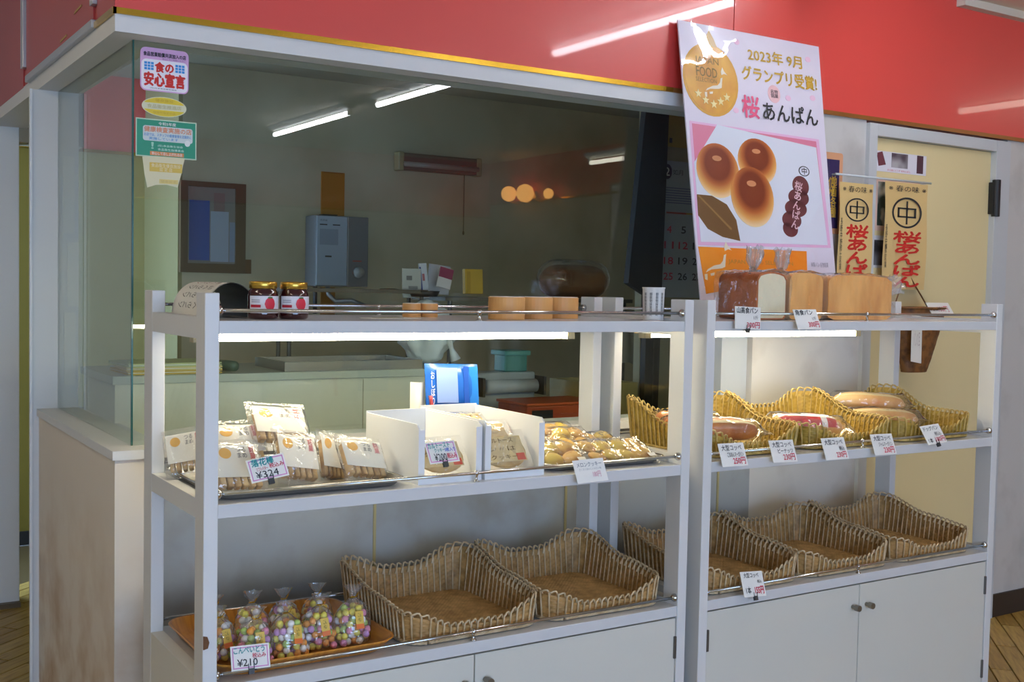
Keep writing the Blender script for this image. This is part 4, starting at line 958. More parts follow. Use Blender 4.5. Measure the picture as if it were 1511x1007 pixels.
# medal
GOLDP = two_tone('printed_gold', '#e2a82e', '#c98424', .35, .7, 12, rough=.45)
pell('gold_medal', 1049, 118, 40, 53, M('#d29a2c', .5), .0006); pell('gold_medal_face', 1049, 118, 37, 49, GOLDP, .0010)
def ptext(s_, u0, v0, u1, v1, mt, d=.0024, bold=0., sl=.19, **k):
    """box between two photo corners along the poster's own axes"""
    v1 = v1 + (u1 - u0) * (488 - (v0 + v1) / 2) / (3372 - u0); a = local(ps, u0, v0); b_ = local(ps, u1, v1); return text(ps, s_, min(a[0], b_[0]), max(a[0], b_[0]), min(a[1], b_[1]), max(a[1], b_[1]), mt, d, bold, **k)
OLV = M('#7d6420', .6)
ptext('JAPAN', 1024, 82, 1060, 94, OLV); ptext('FOOD', 1026, 97, 1058, 111, OLV, bold=.01); ptext('SELECTION', 1026, 113, 1057, 119, OLV)
for k, (u, v) in enumerate(((1030, 138), (1041, 148), (1053, 154), (1063, 150), (1072, 144))):
    a = local(ps, u, v); r = .016
    poly(ps, 'star', [(a[0] + (r if q % 2 == 0 else r * .42) * math.sin(q * math.pi / 5), a[1] + (r if q % 2 == 0 else r * .42) * math.cos(q * math.pi / 5)) for q in range(10)], M('#efe0a0', .5), .0022)
MAPW = M('#efe6cf', .5)
def japan(u, v, s_, mat_, d):
    a = local(ps, u, v)
    for nm_, pts in (('island_print', [(-1, -.62), (-.6, -.45), (-.25, -.42), (.1, -.38), (.32, -.3), (.38, .05), (.45, .35), (.3, .3), (.2, .0), (.0, -.18), (-.4, -.25), (-.85, -.45)]), ('island_print', [(.38, .5), (.62, .6), (.85, .55), (.6, .78), (.5, 1.0), (.36, .72)]), ('island_print', [(-1.08, -.7), (-.9, -.68), (-.92, -1.0), (-1.08, -.95)]), ('island_print', [(-.7, -.66), (-.42, -.6), (-.45, -.74), (-.68, -.78)])):
        poly(ps, nm_, [(a[0] + x * s_, a[1] + z * s_) for x, z in pts], mat_, d)
japan(1058, 122, .055, MAPW, .0020)
a = local(ps, 1047, 62); poly(ps, 'medal_ribbon', [(a[0] - .03, a[1] - .012), (a[0] + .03, a[1] - .016), (a[0] + .018, a[1] + .012), (a[0], a[1] + .04), (a[0] - .018, a[1] + .012)], M('#c39a52', .5), .0010)
GI = M('#c9a02e', .5)
ptext('2023年 9月', 1102, 70, 1183, 88, GI, bold=.02); ptext('グランプリ受賞!', 1093, 96, 1205, 116, GI, bold=.025)
ptext('桜', 1093, 140, 1121, 172, M('#e0567f', .5), bold=.025); ptext('あんぱん', 1124, 150, 1207, 175, INK, bold=.02)
pell('pink_circle', 1142, 139, 9, 13, M('#f0c3c6', .5), .0008); ptext('名物\n銘菓', 1136, 132, 1148, 144, INK)
for u, v in ((1192, 88), (1163, 145), (1199, 145), (1086, 163), (1087, 62)): pell('petal_print', u, v, 4, 4, M('#f0c8e0', .5), .0006)
# orange band
ORB = two_tone('orange_band', '#f39a1c', '#f07a14', .35, .7, 3, rough=.5)
poly(ps, 'orange_band', L2((1030, 364), (1190, 371), (1191, 405), (1042, 434)), ORB, .0008)
japan(1062, 385, .065, MAPW, .0014); ptext('JAPAN FOOD SELECTION', 1074, 383, 1170, 390, M('#c08a3a', .6), d=.0018)
ptext('㈱製パン 名物銘菓', 1196, 387, 1222, 394, M('#8a8494', .6), d=.0018)
mbc = MB()
def cov(u, v):
    p0 = Vector((blx - .004, 0, .004)).lerp(Vector((brx + .008, 0, .004)), u); p1 = Vector((tlx - .004, 0, tlz + .006)).lerp(Vector((trx + .006, 0, trz + .006)), u); p = p0.lerp(p1, v)
    amp = .004 + .007 * max(0, v - .7) / .3; p.y = -.007 - amp * (noise.noise(Vector((p.x * 9 + p.z * 11, p.z * 5 - p.x * 6, 0))) + .35 * math.sin((p.x * .8 + p.z) * 60) * max(0, v - .75) * 3); return p
mbc.grid(cov, 40, 56).build('clear_cover', COVER, ps, smooth=True)

# ================================================================== STICKERS ON THE GLASS
def on_plane(name, label, cat, u, v, ax, val, rot=(0, 0, 0)): return thing(name, label, cat, at(u, v, ax, val), rot)
s1 = on_plane('window_sticker', 'pink and white square sticker with large red characters on the glass', 'sticker', 243, 103, 'y', .0744)
q = lrect(s1, 207, 68, 278, 140)
rect(s1, 'sticker_base', *q, M('#dba9d4', .4), .0006, r=.014); x0, x1, z0, z1 = q; W_, H_ = x1 - x0, z1 - z0
rect(s1, 'white_panel', x0 + .003, x1 - .003, z0 + .003, z1 - H_ * .27, M('#eeeaf0', .4), .0010, r=.012)
def st(s_, a, b_, c, e, mt, bold=.02, par=s1): return text(par, s_, x0 + a * W_, x0 + b_ * W_, z0 + c * H_, z0 + e * H_, mt, .0016, bold)
st('食品営業賠償共済加入の店', .06, .94, .80, .90, INK, .03); st('安心してご利用ください', .45, .93, .74, .785, M('#6a5a80', .6), 0)
st('食の', .30, .68, .45, .68, BRIGHT_RED, .05); st('安心宣言', .08, .92, .12, .43, BRIGHT_RED, .05); st('(社)日本食品衛生協会', .2, .75, .05, .085, INK, 0)
for bx in (.08, .72):
    for i in range(3):
        for j in range(3): rect(s1, 'blue_square', x0 + (bx + i * .068) * W_, x0 + (bx + i * .068 + .056) * W_, z0 + (.48 + j * .066) * H_, z0 + (.48 + j * .066 + .054) * H_, M('#2f8fd6', .5), .0014)
s2 = on_plane('window_sticker', 'yellow oval sticker with a pale band on the glass', 'sticker', 242, 158, 'y', .0744)
q = lrect(s2, 209, 140, 275, 176); x0, x1, z0, z1 = q; W_, H_ = x1 - x0, z1 - z0
ell(s2, 'sticker_base', (x0 + x1) / 2, (z0 + z1) / 2, W_ / 2, H_ / 2, M('#d9d6b4', .4), .0006)
for sg in (1, -1):
    pts = []
    for k in range(17):
        a = D(20 + 140 * k / 16); pts.append(((x0 + x1) / 2 + W_ * .48 * math.cos(a), (z0 + z1) / 2 + sg * H_ * .47 * math.sin(a)))
    poly(s2, 'yellow_half', pts, M('#e0c52c', .4), .0010)
text(s2, '優良施設', x0 + .3 * W_, x0 + .7 * W_, z0 + .72 * H_, z0 + .88 * H_, M('#c9a51c', .5), .0016); text(s2, '食品衛生推進店', x0 + .12 * W_, x0 + .88 * W_, z0 + .4 * H_, z0 + .6 * H_, M('#c4bd8c', .5), .0016, .02); text(s2, '保健所指定の店', x0 + .25 * W_, x0 + .75 * W_, z0 + .13 * H_, z0 + .27 * H_, M('#c9a51c', .5), .0016)
s3 = on_plane('window_sticker', 'green rectangular sticker with orange lettering on the glass', 'sticker', 245, 204, 'y', .0744)
q = lrect(s3, 202, 175, 288, 235); x0, x1, z0, z1 = q; W_, H_ = x1 - x0, z1 - z0
rect(s3, 'sticker_base', x0 - .003, x1 + .003, z0 - .003, z1 + .003, M('#bcd0b4', .4), .0004); rect(s3, 'green_panel', x0, x1, z0, z1, M('#1f8f6d', .4), .0008); rect(s3, 'pale_panel', x0 + .1 * W_, x1 - .05 * W_, z0 + .42 * H_, z0 + .84 * H_, M('#cfd6d2', .4), .0012, r=.006)
def st(s_, a, b_, c, e, mt, bold=.01): return text(s3, s_, x0 + a * W_, x0 + b_ * W_, z0 + c * H_, z0 + e * H_, mt, .0016, bold)
st('令和5年度', .36, .66, .87, .96, WHITE); st('健康検査実施の店', .12, .93, .67, .82, M('#d68a62', .5), .03); st('お店では、スタッフの健康管理を定期的に', .12, .93, .55, .64, M('#3a87c4', .5)); st('実施しています', .2, .7, .45, .53, M('#3a87c4', .5))
st('(社)食品衛生協会', .35, .78, .26, .33, M('#bfe0d0', .5)); st('食品衛生指導員会', .35, .8, .16, .23, M('#bfe0d0', .5)); rect(s3, 'orange_strip', x0 + .22 * W_, x0 + .8 * W_, z0 + .02 * H_, z0 + .13 * H_, M('#d98a4a', .4), .0012); st('安心して召し上がれる店', .25, .77, .035, .115, WHITE)
ell(s3, 'round_badge', x0 + .86 * W_, z0 + .42 * H_, .007, .008, M('#e5e5e0', .5), .0018); st('串', .83, .89, .36, .48, INK); text(s3, '！', x0 + .24 * W_, x0 + .28 * W_, z0 + .2 * H_, z0 + .38 * H_, M('#9fd0b8', .5), .0016, .03)
s4 = on_plane('window_sticker', 'faded cream and yellow curved sticker, lowest on the glass', 'sticker', 243, 253, 'y', .0744)
pts = [local(s4, *p) for p in ((210, 231), (273, 231), (268, 255), (262, 277), (246, 273), (230, 273), (217, 277), (213, 256))]
poly(s4, 'sticker_base', pts, M('#d9d0a8', .4), .0006)
x0, x1, z0, z1 = lrect(s4, 212, 233, 272, 275); W_, H_ = x1 - x0, z1 - z0
rect(s4, 'yellow_band', x0 + .14 * W_, x1 - .06 * W_, z0 + .5 * H_, z0 + .85 * H_, M('#d8b648', .4), .0010); rect(s4, 'yellow_band', x0 + .38 * W_, x1 - .16 * W_, z0 + .05 * H_, z0 + .22 * H_, M('#dfc878', .4), .0010)
text(s4, '食品衛生優良施設\n認 定 店', x0 + .18 * W_, x0 + .9 * W_, z0 + .52 * H_, z0 + .82 * H_, M('#ece2b8', .5), .0016); text(s4, '協会認定', x0 + .42 * W_, x0 + .8 * W_, z0 + .08 * H_, z0 + .19 * H_, M('#cbb060', .5), .0016)

# ================================================================== BANNERS, WALL POSTERS, HANGING BASKET
BAN = M('#dcbb7c', .7, var=.03)
rod = thing('banner_rod', 'clear thin rod carrying two paper banners in front of the door', 'rod', at(1304, 265, 'y', -.03))
xa = at(1233, 262, 'y', -.03).x - rod.location.x; xb = at(1374, 264, 'y', -.03).x - rod.location.x
MB().tube([(xa, 0, .003), (xb, 0, .003)], .004, 8).build('rod_bar', M('#cfd6d8', .2), rod, smooth=True)
for xx in (xa + .01, xb - .01): MB().tube([(xx, 0, .003), (xx, .045, .003)], .003, 6).build('suction_hook', M('#d8dcdc', .2), rod)
def banner(uc, u0, u1, v0, v1, label, mid):
    t = thing('paper_banner', label, 'banner', at(uc, 268, 'y', -.036))
    x0, x1, z0, z1 = lrect(t, u0, v0, u1, v1); W_, H_ = x1 - x0, z1 - z0; cx = (x0 + x1) / 2
    def fn(y): return lambda u, v: Vector((x0 + W_ * u, y + .003 * math.sin(v * 7 + u * 2), z0 + H_ * v))
    MB().grid(fn(0), 4, 20).grid(fn(.0006), 4, 20, flip=True).build('paper_strip', BAN, t, smooth=True)
    B = lambda o: (setattr(o.location, 'y', -.003) or o)
    r = W_ * .35; rz = r * .68; zc = z1 - .055 - rz
    ring = [(math.cos(2 * math.pi * k / 40), math.sin(2 * math.pi * k / 40)) for k in range(40)]
    vs_ = [(cx + r * c, -.004, zc + rz * s_) for c, s_ in ring] + [(cx + r * .88 * c, -.004, zc + rz * .88 * s_) for c, s_ in ring]
    MB().add(vs_, [(k, (k + 1) % 40, (k + 1) % 40 + 40, k + 40) for k in range(40)]).build('circle_mark', INK, t)
    for q in ((-.62, .62, .22, .32), (-.62, .62, -.32, -.22), (-.62, -.5, -.32, .32), (.5, .62, -.32, .32), (-.05, .05, -.75, .75)):
        B(rect(t, 'circle_mark', cx + q[0] * r, cx + q[1] * r, zc + q[2] * rz, zc + q[3] * rz, INK, .001))
    B(text(t, '※ 春の味 ※', cx - W_ * .44, cx + W_ * .44, z1 - .035, z1 - .012, INK))
    B(text(t, '桜あんぱん', cx - W_ * .30, cx + W_ * .36, z0 + .01, zc - rz - .012, BRIGHT_RED, bold=.05, vertical=True))
    B(text(t, '長野中野', x0 + .004, x0 + .016, zc - rz - .09, zc - rz + .01, INK, vertical=True)); B(text(t, '郷土名菓', x0 + .004, x0 + .016, z0 + .08, z0 + .17, INK, vertical=True))
    return t
banner(1262, 1240, 1284, 268, 432, 'tan paper banner of red brush characters, hanging over the door frame', 0)
banner(1337, 1307, 1364, 267, 428, 'tan paper banner of red brush characters, hanging wholly over the cream door', 1)
dp_ = on_plane('door_notice', 'white landscape notice with small photos taped high on the cream door', 'notice', 1326, 235, 'y', .011)
x0, x1, z0, z1 = lrect(dp_, 1287, 221, 1366, 260); W_, H_ = x1 - x0, z1 - z0
rect(dp_, 'sheet', x0, x1, z0, z1, M('#e2dfe6', .5), .0006)
rect(dp_, 'photo_print', x0 + .35 * W_, x0 + .65 * W_, z0 + .25 * H_, z1 - .04 * H_, two_tone('photo_a', '#4a3a44', '#a9a4a8', .4, .65, 14, detail=1), .0010)
poly(dp_, 'photo_print', [(x0 + .08 * W_, z1 - .12 * H_), (x0 + .18 * W_, z1 - .02 * H_), (x0 + .25 * W_, z0 + .35 * H_), (x0 + .12 * W_, z0 + .25 * H_)], M('#6d3440', .5), .0010); rect(dp_, 'photo_print', x0 + .82 * W_, x0 + .94 * W_, z0 + .08 * H_, z1 - .02 * H_, M('#4d2c3a', .5), .0010)
text(dp_, 'お土産にどうぞ 桜あんぱん', x0 + .28 * W_, x0 + .7 * W_, z0 + .06 * H_, z0 + .16 * H_, REDI, .0014)
d2_ = on_plane('door_notice', 'tall pale notice with dark photos on the cream door, behind the banners', 'notice', 1322, 315, 'y', .011)
x0, x1, z0, z1 = lrect(d2_, 1286, 262, 1364, 345); W_, H_ = x1 - x0, z1 - z0
rect(d2_, 'sheet', x0, x1, z0, z1, M('#e3bfae', .5), .0005); rect(d2_, 'photo_strip', x0 + .12 * W_, x0 + .30 * W_, z0 + .1 * H_, z1 - .06 * H_, two_tone('photo_b', '#2e3b34', '#c9c6bd', .45, .6, 16, detail=1), .0009); rect(d2_, 'white_panel', x0 + .30 * W_, x0 + .9 * W_, z0 + .05 * H_, z1 - .05 * H_, M('#d8d6d4', .5), .0007)
d3_ = on_plane('door_notice', 'small white framed notice with one dark photo on the cream door, below the others', 'notice', 1298, 372, 'y', .011)
x0, x1, z0, z1 = lrect(d3_, 1286, 347, 1310, 396); W_, H_ = x1 - x0, z1 - z0
rect(d3_, 'sheet', x0, x1, z0, z1, M('#d4d3d8', .5), .0005); rect(d3_, 'photo_print', x0 + .1 * W_, x1 - .06 * W_, z0 + .08 * H_, z1 - .14 * H_, two_tone('photo_c', '#232126', '#6b6a70', .45, .7, 14, detail=1), .0009)
pp = on_plane('purple_poster', 'narrow dark purple poster with gold lettering and a tan frame on the grey wall', 'poster', 1222, 285, 'y', .0)
x0, x1, z0, z1 = lrect(pp, 1200, 222, 1239, 346); W_, H_ = x1 - x0, z1 - z0
rect(pp, 'tan_frame', x0, x1, z0, z1, M('#d39a72', .5), .004, r=.01); rect(pp, 'purple_print', x0 + .02, x1 - .018, z0 + .02, z1 - .025, M('#2a1f52', .5), .0046)
text(pp, '信州', x1 - .075, x1 - .035, z1 - .16, z1 - .09, M('#c9a13a', .5), .0052, .02, vertical=True); text(pp, '地酒各種', x1 - .06, x1 - .03, z0 + .06, z0 + .21, M('#c9a13a', .5), .0052, .02, vertical=True)
# hanging basket
hb = thing('hanging_basket', 'brown wicker pouch basket with white papers hung beside the bread shelf', 'basket', at(1350, 500, 'y', -.1))
hx = lambda u, v, y: Vector((at(u, v, 'y', -.1).x - hb.location.x, y, at(u, v, 'y', -.1).z - hb.location.z))
def pouch(grow):
    def fn(u, v):
        a = 2 * math.pi * u; w0, w1 = .062, .125; wx = w0 + (w1 - w0) * v ** .8; dy = (.03 + .03 * v)
        wv = .0016 * math.sin(u * 44 * math.pi * 2) * math.cos(v * 14 * math.pi) + grow
        return Vector((.0 + (wx + wv) * math.cos(a) + .03 * v, (dy + wv) * math.sin(a), -.125 + .24 * v - .03 * v * math.cos(a) * 0))
    return fn
HBM = two_tone('dark_wicker', '#8a5a2a', '#54331a', .4, .7, 40, rough=.5)
MB().grid(pouch(0), 132, 20, cu=True).grid(pouch(-.003), 132, 20, cu=True, flip=True).build('woven_pouch', HBM, hb, smooth=True)
MB().tube([Vector((.03 + .127 * math.cos(a), .062 * math.sin(a), .116)) for a in [k * math.pi / 16 for k in range(32)]], .005, 6, closed=True).build('rim', HBM, hb, smooth=True)
MB().tube([Vector((.03 - .1, .045, .115)), Vector((.03, .075, .26)), Vector((.03 + .1, .045, .115))], .003, 6).build('handle', HBM, hb, smooth=True)
o = MB().lathe([(.06, -.126), (.062, -.122)], 24).build('base_disc', HBM, hb); o.scale = (1, .5, 1)
pn = thing('paper_note', 'white folded price note sticking out of the hanging basket', 'paper', hb.location + Vector((-.07, -.062, -.0)), (D(-6), D(8), D(4)))
MB().box(-.032, .032, -.001, .001, -.085, .09).build('sheet', PAPER, pn); text(pn, 'パンの耳', -.02, .02, -.03, .03, M('#c8bcb6', .6), d=.0016)
pn2 = thing('paper_note', 'white price note lying over the top of the hanging basket', 'paper', hb.location + Vector((.075, -.055, .112)), (D(-35), 0, 0))
MB().box(-.07, .06, -.001, .001, -.025, .03).build('sheet', PAPER, pn2); text(pn2, '100円', -.02, .04, -.012, .014, REDI, d=.0016)

# ================================================================== INSIDE THE KITCHEN
kc = thing('kitchen_counter', 'cream counter cabinet standing just behind the glass', 'counter', (.62, .6, 0))
MB().box(.217, 1.44, .56, .99, .06, 1.04).build('body', M('#dad8c6', .45, var=.04), kc, world=True)
MB().box(.208, 1.45, .55, 1.0, 1.04, 1.065).build('worktop', M('#b9bdb0', .3), kc, bevel=.002, world=True)
MB().box(.23, 1.43, .6, .98, 0, .06).build('plinth', DARK, kc, world=True)
for x in (1.02,): MB().box(x - .001, x + .001, .5585, .561, .06, 1.035).build('panel_joint', M('#a79f80', .6), kc, world=True)
# stack of yellow folders
for k, (dx, dy, rz, h_, l) in enumerate(((0, 0, .03, '#c9a63c', 'bottom yellow folder of the stack on the cream counter'), (.006, .004, -.05, '#d8c27a', 'pale yellow folder in the middle of the stack on the counter'), (-.004, -.003, .06, '#b9c08a', 'pale green folder on top of the stack on the counter'))):
    t = thing('paper_folder', l, 'folder', (.40 + dx, .68 + dy, 1.0655 + k * .0115), (0, 0, rz), 'folders stacked on the counter')
    MB().box(-.145, .145, -.1, .1, 0, .004).box(-.145, .145, -.1, .1, .007, .011).build('cover', M(h_, .5), t); MB().box(-.14, .14, -.096, .096, .004, .007).build('pages', PAPER, t)
gp = thing('green_pouch', 'dark green rolled pouch at the end of the folder stack', 'pouch', (.585, .66, 1.083), (D(90), 0, D(20)))
MB().lathe([(.004, -.05), (.016, -.045), (.0175, 0), (.016, .045), (.004, .05)], 14).build('pouch_body', M('#4b5f4e', .4), gp, smooth=True); MB().tube([(0, 0, -.05), (0, 0, -.062)], .003, 6).build('knot', M('#3a4a3c', .5), gp)
bt = thing('baking_tray', 'wide steel baking tray lying on the cream counter', 'tray', (.88, .72, 1.0805))
MB().box(-.24, .24, -.13, .13, .0, .003).build('pan_floor', STEEL, bt)
for q in ((-.25, .25, -.14, -.13), (-.25, .25, .13, .14), (-.25, -.24, -.13, .13), (.24, .25, -.13, .13)): MB().box(*q, 0, .03).build('pan_side', STEEL, bt)
bt.location = (1.0, .715, 1.0655)
ws = thing('white_sack', 'crumpled white plastic sack resting on the baking tray', 'sack', (1.36, .75, 1.0655))
def sack(u, v):
    th = math.pi * v; a = 2 * math.pi * u; p = Vector((math.sin(th) * math.cos(a), math.sin(th) * math.sin(a), math.cos(th)))
    n_ = noise.noise(p * 2.2) * .3 + noise.noise(p * 6) * .12
    return Vector((p.x * .10, p.y * .075, .115 + p.z * .112 * (1 if p.z < 0 else 1.05))) * 1 + Vector((p.x, p.y, p.z * .3)) * n_ * .09
MB().grid(sack, 40, 24, cu=True).build('sack_body', M('#d6dad8', .4, bump=.5, bscale=30), ws, smooth=True); MB().tube([(.05, -.07, .10), (.055, -.085, .06), (.07, -.09, .02)], [.012, .008, .02], 9).build('gathered_neck', M('#d6dad8', .4), ws, smooth=True)
# envelopes in a holder, yellow pack, on a raised shelf behind
rk = thing('wire_rack', 'dark raised rack shelf at the back of the cream counter', 'rack', (1.15, .93, 1.0655))
RKZ = 1.335
MB().box(.86, 1.42, .86, .995, RKZ - .014, RKZ).build('rack_shelf', M('#4a463c', .4), rk, world=True)
for x in (.88, 1.40):
    for y in (.875, .98): MB().tube([(x, y, 1.0655), (x, y, RKZ - .014)], .008, 8).build('rack_leg', M('#4a463c', .4), rk, world=True)
def flat_item(name, label, cat, u0, v0, u1, v1, Y, col, th=.006, roll=0, parts=()):
    c = at((u0 + u1) / 2, (v0 + v1) / 2, 'y', Y); t = thing(name, label, cat, c, (D(-4), roll, 0))
    x0, x1, z0, z1 = lrect(t, u0, v0, u1, v1); MB().box(x0, x1, 0, th, z0, z1).build('body', M(col, .5), t, bevel=.001, seg=1)
    for nm_, a, b_, c_, e_, h_ in parts:
        rect(t, nm_, x0 + a * (x1 - x0), x0 + b_ * (x1 - x0), z0 + c_ * (z1 - z0), z0 + e_ * (z1 - z0), M(h_, .5), .0008)
    return t
flat_item('envelope', 'grey-white patterned envelope standing on the rack, first of the bunch', 'envelope', 594, 396, 622, 440, .91, '#b9bab4', parts=(('print', .2, .5, .6, .75, '#6e7070'), ('print', .3, .8, .3, .4, '#7c7e7e')))
flat_item('envelope', 'white envelope edged in blue standing in the bunch on the rack', 'envelope', 618, 389, 634, 440, .93, '#c9cdd6', roll=D(-5), parts=(('blue_edge', 0, .2, .1, .9, '#3c4a8c'), ('print', .3, .6, .5, .7, '#b0606a')))
flat_item('envelope', 'plain pale envelope leaning in the bunch on the rack', 'envelope', 634, 389, 662, 436, .95, '#bcb8bd', roll=D(6))
flat_item('envelope', 'maroon and white card leaning against the envelopes on the rack', 'card', 650, 393, 664, 428, .89, '#d6d0cf', roll=D(14), parts=(('maroon_print', 0, 1, .5, 1, '#8c2350'),))
flat_item('yellow_packet', 'yellow packet standing alone on the rack behind the tape rolls', 'packet', 686, 397, 713, 434, .92, '#c9a136', th=.02, parts=(('wrinkle_print', .1, .3, .0, .9, '#b58d28'),))
# pan handle
fpn = thing('frying_pan', 'black long-handled pan lying on the rack in front of the envelopes', 'pan', at(600, 437, 'y', .88) + Vector((0, 0, .006)))
MB().tube([(-.11, 0, .012), (-.05, 0, .014), (.02, 0, .006)], [.008, .007, .005], 8).build('handle', BLACK, fpn, smooth=True); MB().lathe([(.05, -.006), (.062, .014), (.064, .014), (.052, -.008)], 24, (.085, .03, .0)).build('pan_bowl', BLACK, fpn, smooth=True)
# water heater
wh = thing('water_heater', 'grey steel gas water heater hung on the kitchen wall', 'heater', at(505, 370, 'y', KB - .14))
hx0, hx1, hz0, hz1 = lrect(wh, 466, 317, 543, 424)
MB().box(hx0 - .0, hx1, .0, .139, hz0, hz1).build('case', M('#70767e', .4), wh, bevel=.006)
MB().box(hx0 + .004, hx0 + (hx1 - hx0) * .58, -.006, 0, hz0 + .006, hz1 - .004).build('front_panel', M('#a9b9cc', .35), wh, bevel=.002)
MB().box(hx0 + (hx1 - hx0) * .585, hx0 + (hx1 - hx0) * .605, -.008, 0, hz0 + .004, hz1 - .004).build('trim_strip', M('#c2c6cc', .3, metal=.6), wh)
MB().box(hx0 + .02, hx0 + .06, -.0068, -.006, hz1 - .05, hz1 - .044).box(hx0 + .09, hx0 + .13, -.0068, -.006, hz1 - .05, hz1 - .044).box(hx0 + .05, hx0 + .085, -.0068, -.006, hz0 + .148, hz0 + .156).build('vent_slot', BLACK, wh)
kx = hx0 + (hx1 - hx0) * .80; kz = hz0 + .075
o = MB().lathe([(.030, 0), (.028, .02), (.0, .022)], 20).build('dial', M('#a6a9aa', .4), wh, smooth=True); o.location = (kx, 0, kz); o.rotation_euler = (D(90), 0, 0)
rect(wh, 'red_print', kx - .03, kx + .02, kz + .055, kz + .06, M('#b0402e', .5), .0006); rect(wh, 'print_block', hx0 + .02, hx0 + .12, hz0 + .21, hz0 + .29, M('#8c9cb0', .5), .0064)
text(wh, '湯沸器', hx0 + .02, hx0 + .06, hz1 - .03, hz1 - .02, M('#5c6068', .5), .0068)
MB().tube([(hx0 + .03, .07, hz0), (hx0 + .03, .07, hz0 - .14)], .011, 10).build('gas_pipe', M('#3f4248', .4, metal=.6), wh, smooth=True)
MB().tube([(hx0 + .09, .05, hz0), (hx0 + .09, .04, hz0 - .04), (hx0 + .12, .02, hz0 - .075), (hx0 + .2, .0, hz0 - .07), (hx0 + .27, -.03, hz0 - .10)], .012, 10).build('spout', M('#8f9499', .35, metal=.5), wh, smooth=True)
MB().box(hx0 + .05, hx0 + .13, .03, .08, hz1, hz1 + .008).build('flue_top', DARK, wh)
ob = thing('orange_board', 'orange-brown heat board fixed to the wall above the water heater', 'board', at(492, 285, 'y', KB - .012))
x0, x1, z0, z1 = lrect(ob, 475, 253, 508, 319); MB().box(x0, x1, 0, .011, z0, z1).build('board', M('#b3751c', .5, var=.05), ob); MB().box(x0 + .01, x1 - .01, -.0008, 0, z1 - .006, z1 - .002).build('edge_line', M('#8f5a12', .5), ob)
ob2 = thing('orange_board', 'short orange-brown heat board fixed to the wall below the water heater', 'board', at(485, 440, 'y', KB - .012))
x0, x1, z0, z1 = lrect(ob2, 474, 424, 494, 470); MB().box(x0, x1, 0, .011, z0, z1).build('board', M('#a8702a', .5, var=.05), ob2); MB().box(x0 + .005, x1 - .005, -.0008, 0, z0 + .002, z0 + .005).build('edge_line', M('#7f4f14', .5), ob2)
# unlit wall lamp with pull cord
wl_ = thing('wall_lamp', 'unlit tube lamp with a pull cord on the kitchen wall', 'lamp', at(648, 243, 'y', KB - .06))
x0, x1, z0, z1 = lrect(wl_, 588, 226, 711, 258); zc = (z0 + z1) / 2
MB().prism([(x0 + .02, zc - .045), (x1 - .02, zc - .045), (x1 - .02, zc + .045), (x0 + .02, zc + .045)], .0, .059).build('housing', M('#6b655a', .5), wl_, bevel=.006)
for xa, xb in ((x0, x0 + .035), (x1 - .035, x1)): MB().box(xa, xb, -.004, .059, zc - .05, zc + .05).build('end_cap', M('#a89f7a', .5), wl_, bevel=.008)
MB().tube([(x0 + .03, -.012, zc - .015), (x1 - .03, -.012, zc - .015)], .014, 10).build('tube', M('#9a958a', .3), wl_, smooth=True)
MB().tube([(x1 - .1, .02, zc - .04), (x1 - .1, .02, zc - .36)], .0025, 6).ball((x1 - .1, .02, zc - .365), (.006, .006, .012), 8, 6).build('pull_cord', M('#6b5c3c', .6), wl_)
# notice cabinet at the left end of the kitchen wall
nb = thing('notice_board', 'brown framed board with a blue sheet and white papers on the kitchen wall', 'board', at(313, 332, 'y', KB - .02))
x0, x1, z0, z1 = lrect(nb, 266, 266, 361, 404); W_, H_ = x1 - x0, z1 - z0
MB().box(x0 + .01, x1 - .01, .004, .019, z0 + .01, z1 - .01).build('backing', M('#8d8a82', .6), nb)
for q in ((x0, x0 + .035, z0, z1), (x1 - .05, x1, z0, z1), (x0 + .035, x1 - .05, z0, z0 + .045), (x0 + .035, x1 - .05, z1 - .025, z1)): MB().box(q[0], q[1], -.012, .019, q[2], q[3]).build('frame_bar', M('#5e4a30', .5), nb)
o = rect(nb, 'blue_sheet', x0 + .045, x0 + .145, z0 + .06, z1 - .09, M('#2a55a8', .5), .001); o.location.y = .004
o = rect(nb, 'white_sheet', x0 + .15, x0 + .24, z0 + .055, z1 - .14, M('#a9b4c6', .5), .001); o.location.y = .004
o = rect(nb, 'grey_sheet', x0 + .245, x0 + .29, z0 + .055, z1 - .19, M('#8f9db2', .5), .001); o.location.y = .004
o = rect(nb, 'pink_photo', x0 + .165, x0 + .22, z1 - .14, z1 - .05, M('#8c7470', .5), .001); o.location.y = .0035
MB().box(x1, x1 + .03, -.01, .019, z0 - .0, z0 + .07).build('latch_box', M('#6b4a26', .5), nb)
# dark work area on the right of the kitchen
kt = thing('work_table', 'dark steel work table in the kitchen behind the glass', 'table', (2.0, .75, 0))
MB().box(1.5, 2.17, .42, .83, .84, .865).build('tabletop', M('#5d5850', .35, metal=.4), kt, world=True)
for x in (1.53, 2.14):
    for y in (.45, .80): MB().box(x - .02, x + .02, y - .02, y + .02, 0, .84).build('leg', M('#4c4842', .4, metal=.4), kt, world=True)
MB().box(1.53, 2.14, .45, .8, .3, .32).build('lower_shelf', M('#45413b', .4), kt, world=True)
rb_ = thing('orange_crate', 'dark orange flat crate on the kitchen work table', 'crate', at(815, 612, 'z', .89).xy.to_3d() + Vector((.0, 0, .89)))
rb_.location = (1.765, .55, .865)
MB().box(-.16, .16, -.10, .10, 0, .065).build('crate_body', M('#a23c16', .45), rb_, bevel=.006); MB().box(-.165, .165, -.105, .105, .065, .075).build('crate_lid', M('#b04a1e', .45), rb_, bevel=.003); MB().box(-.14, -.05, -.1012, -.099, .02, .05).build('handle_slot', BLACK, rb_)
mc = thing('white_machine', 'off-white wrapping machine with a clear film roll on the work table', 'machine', (1.70, .755, .865))
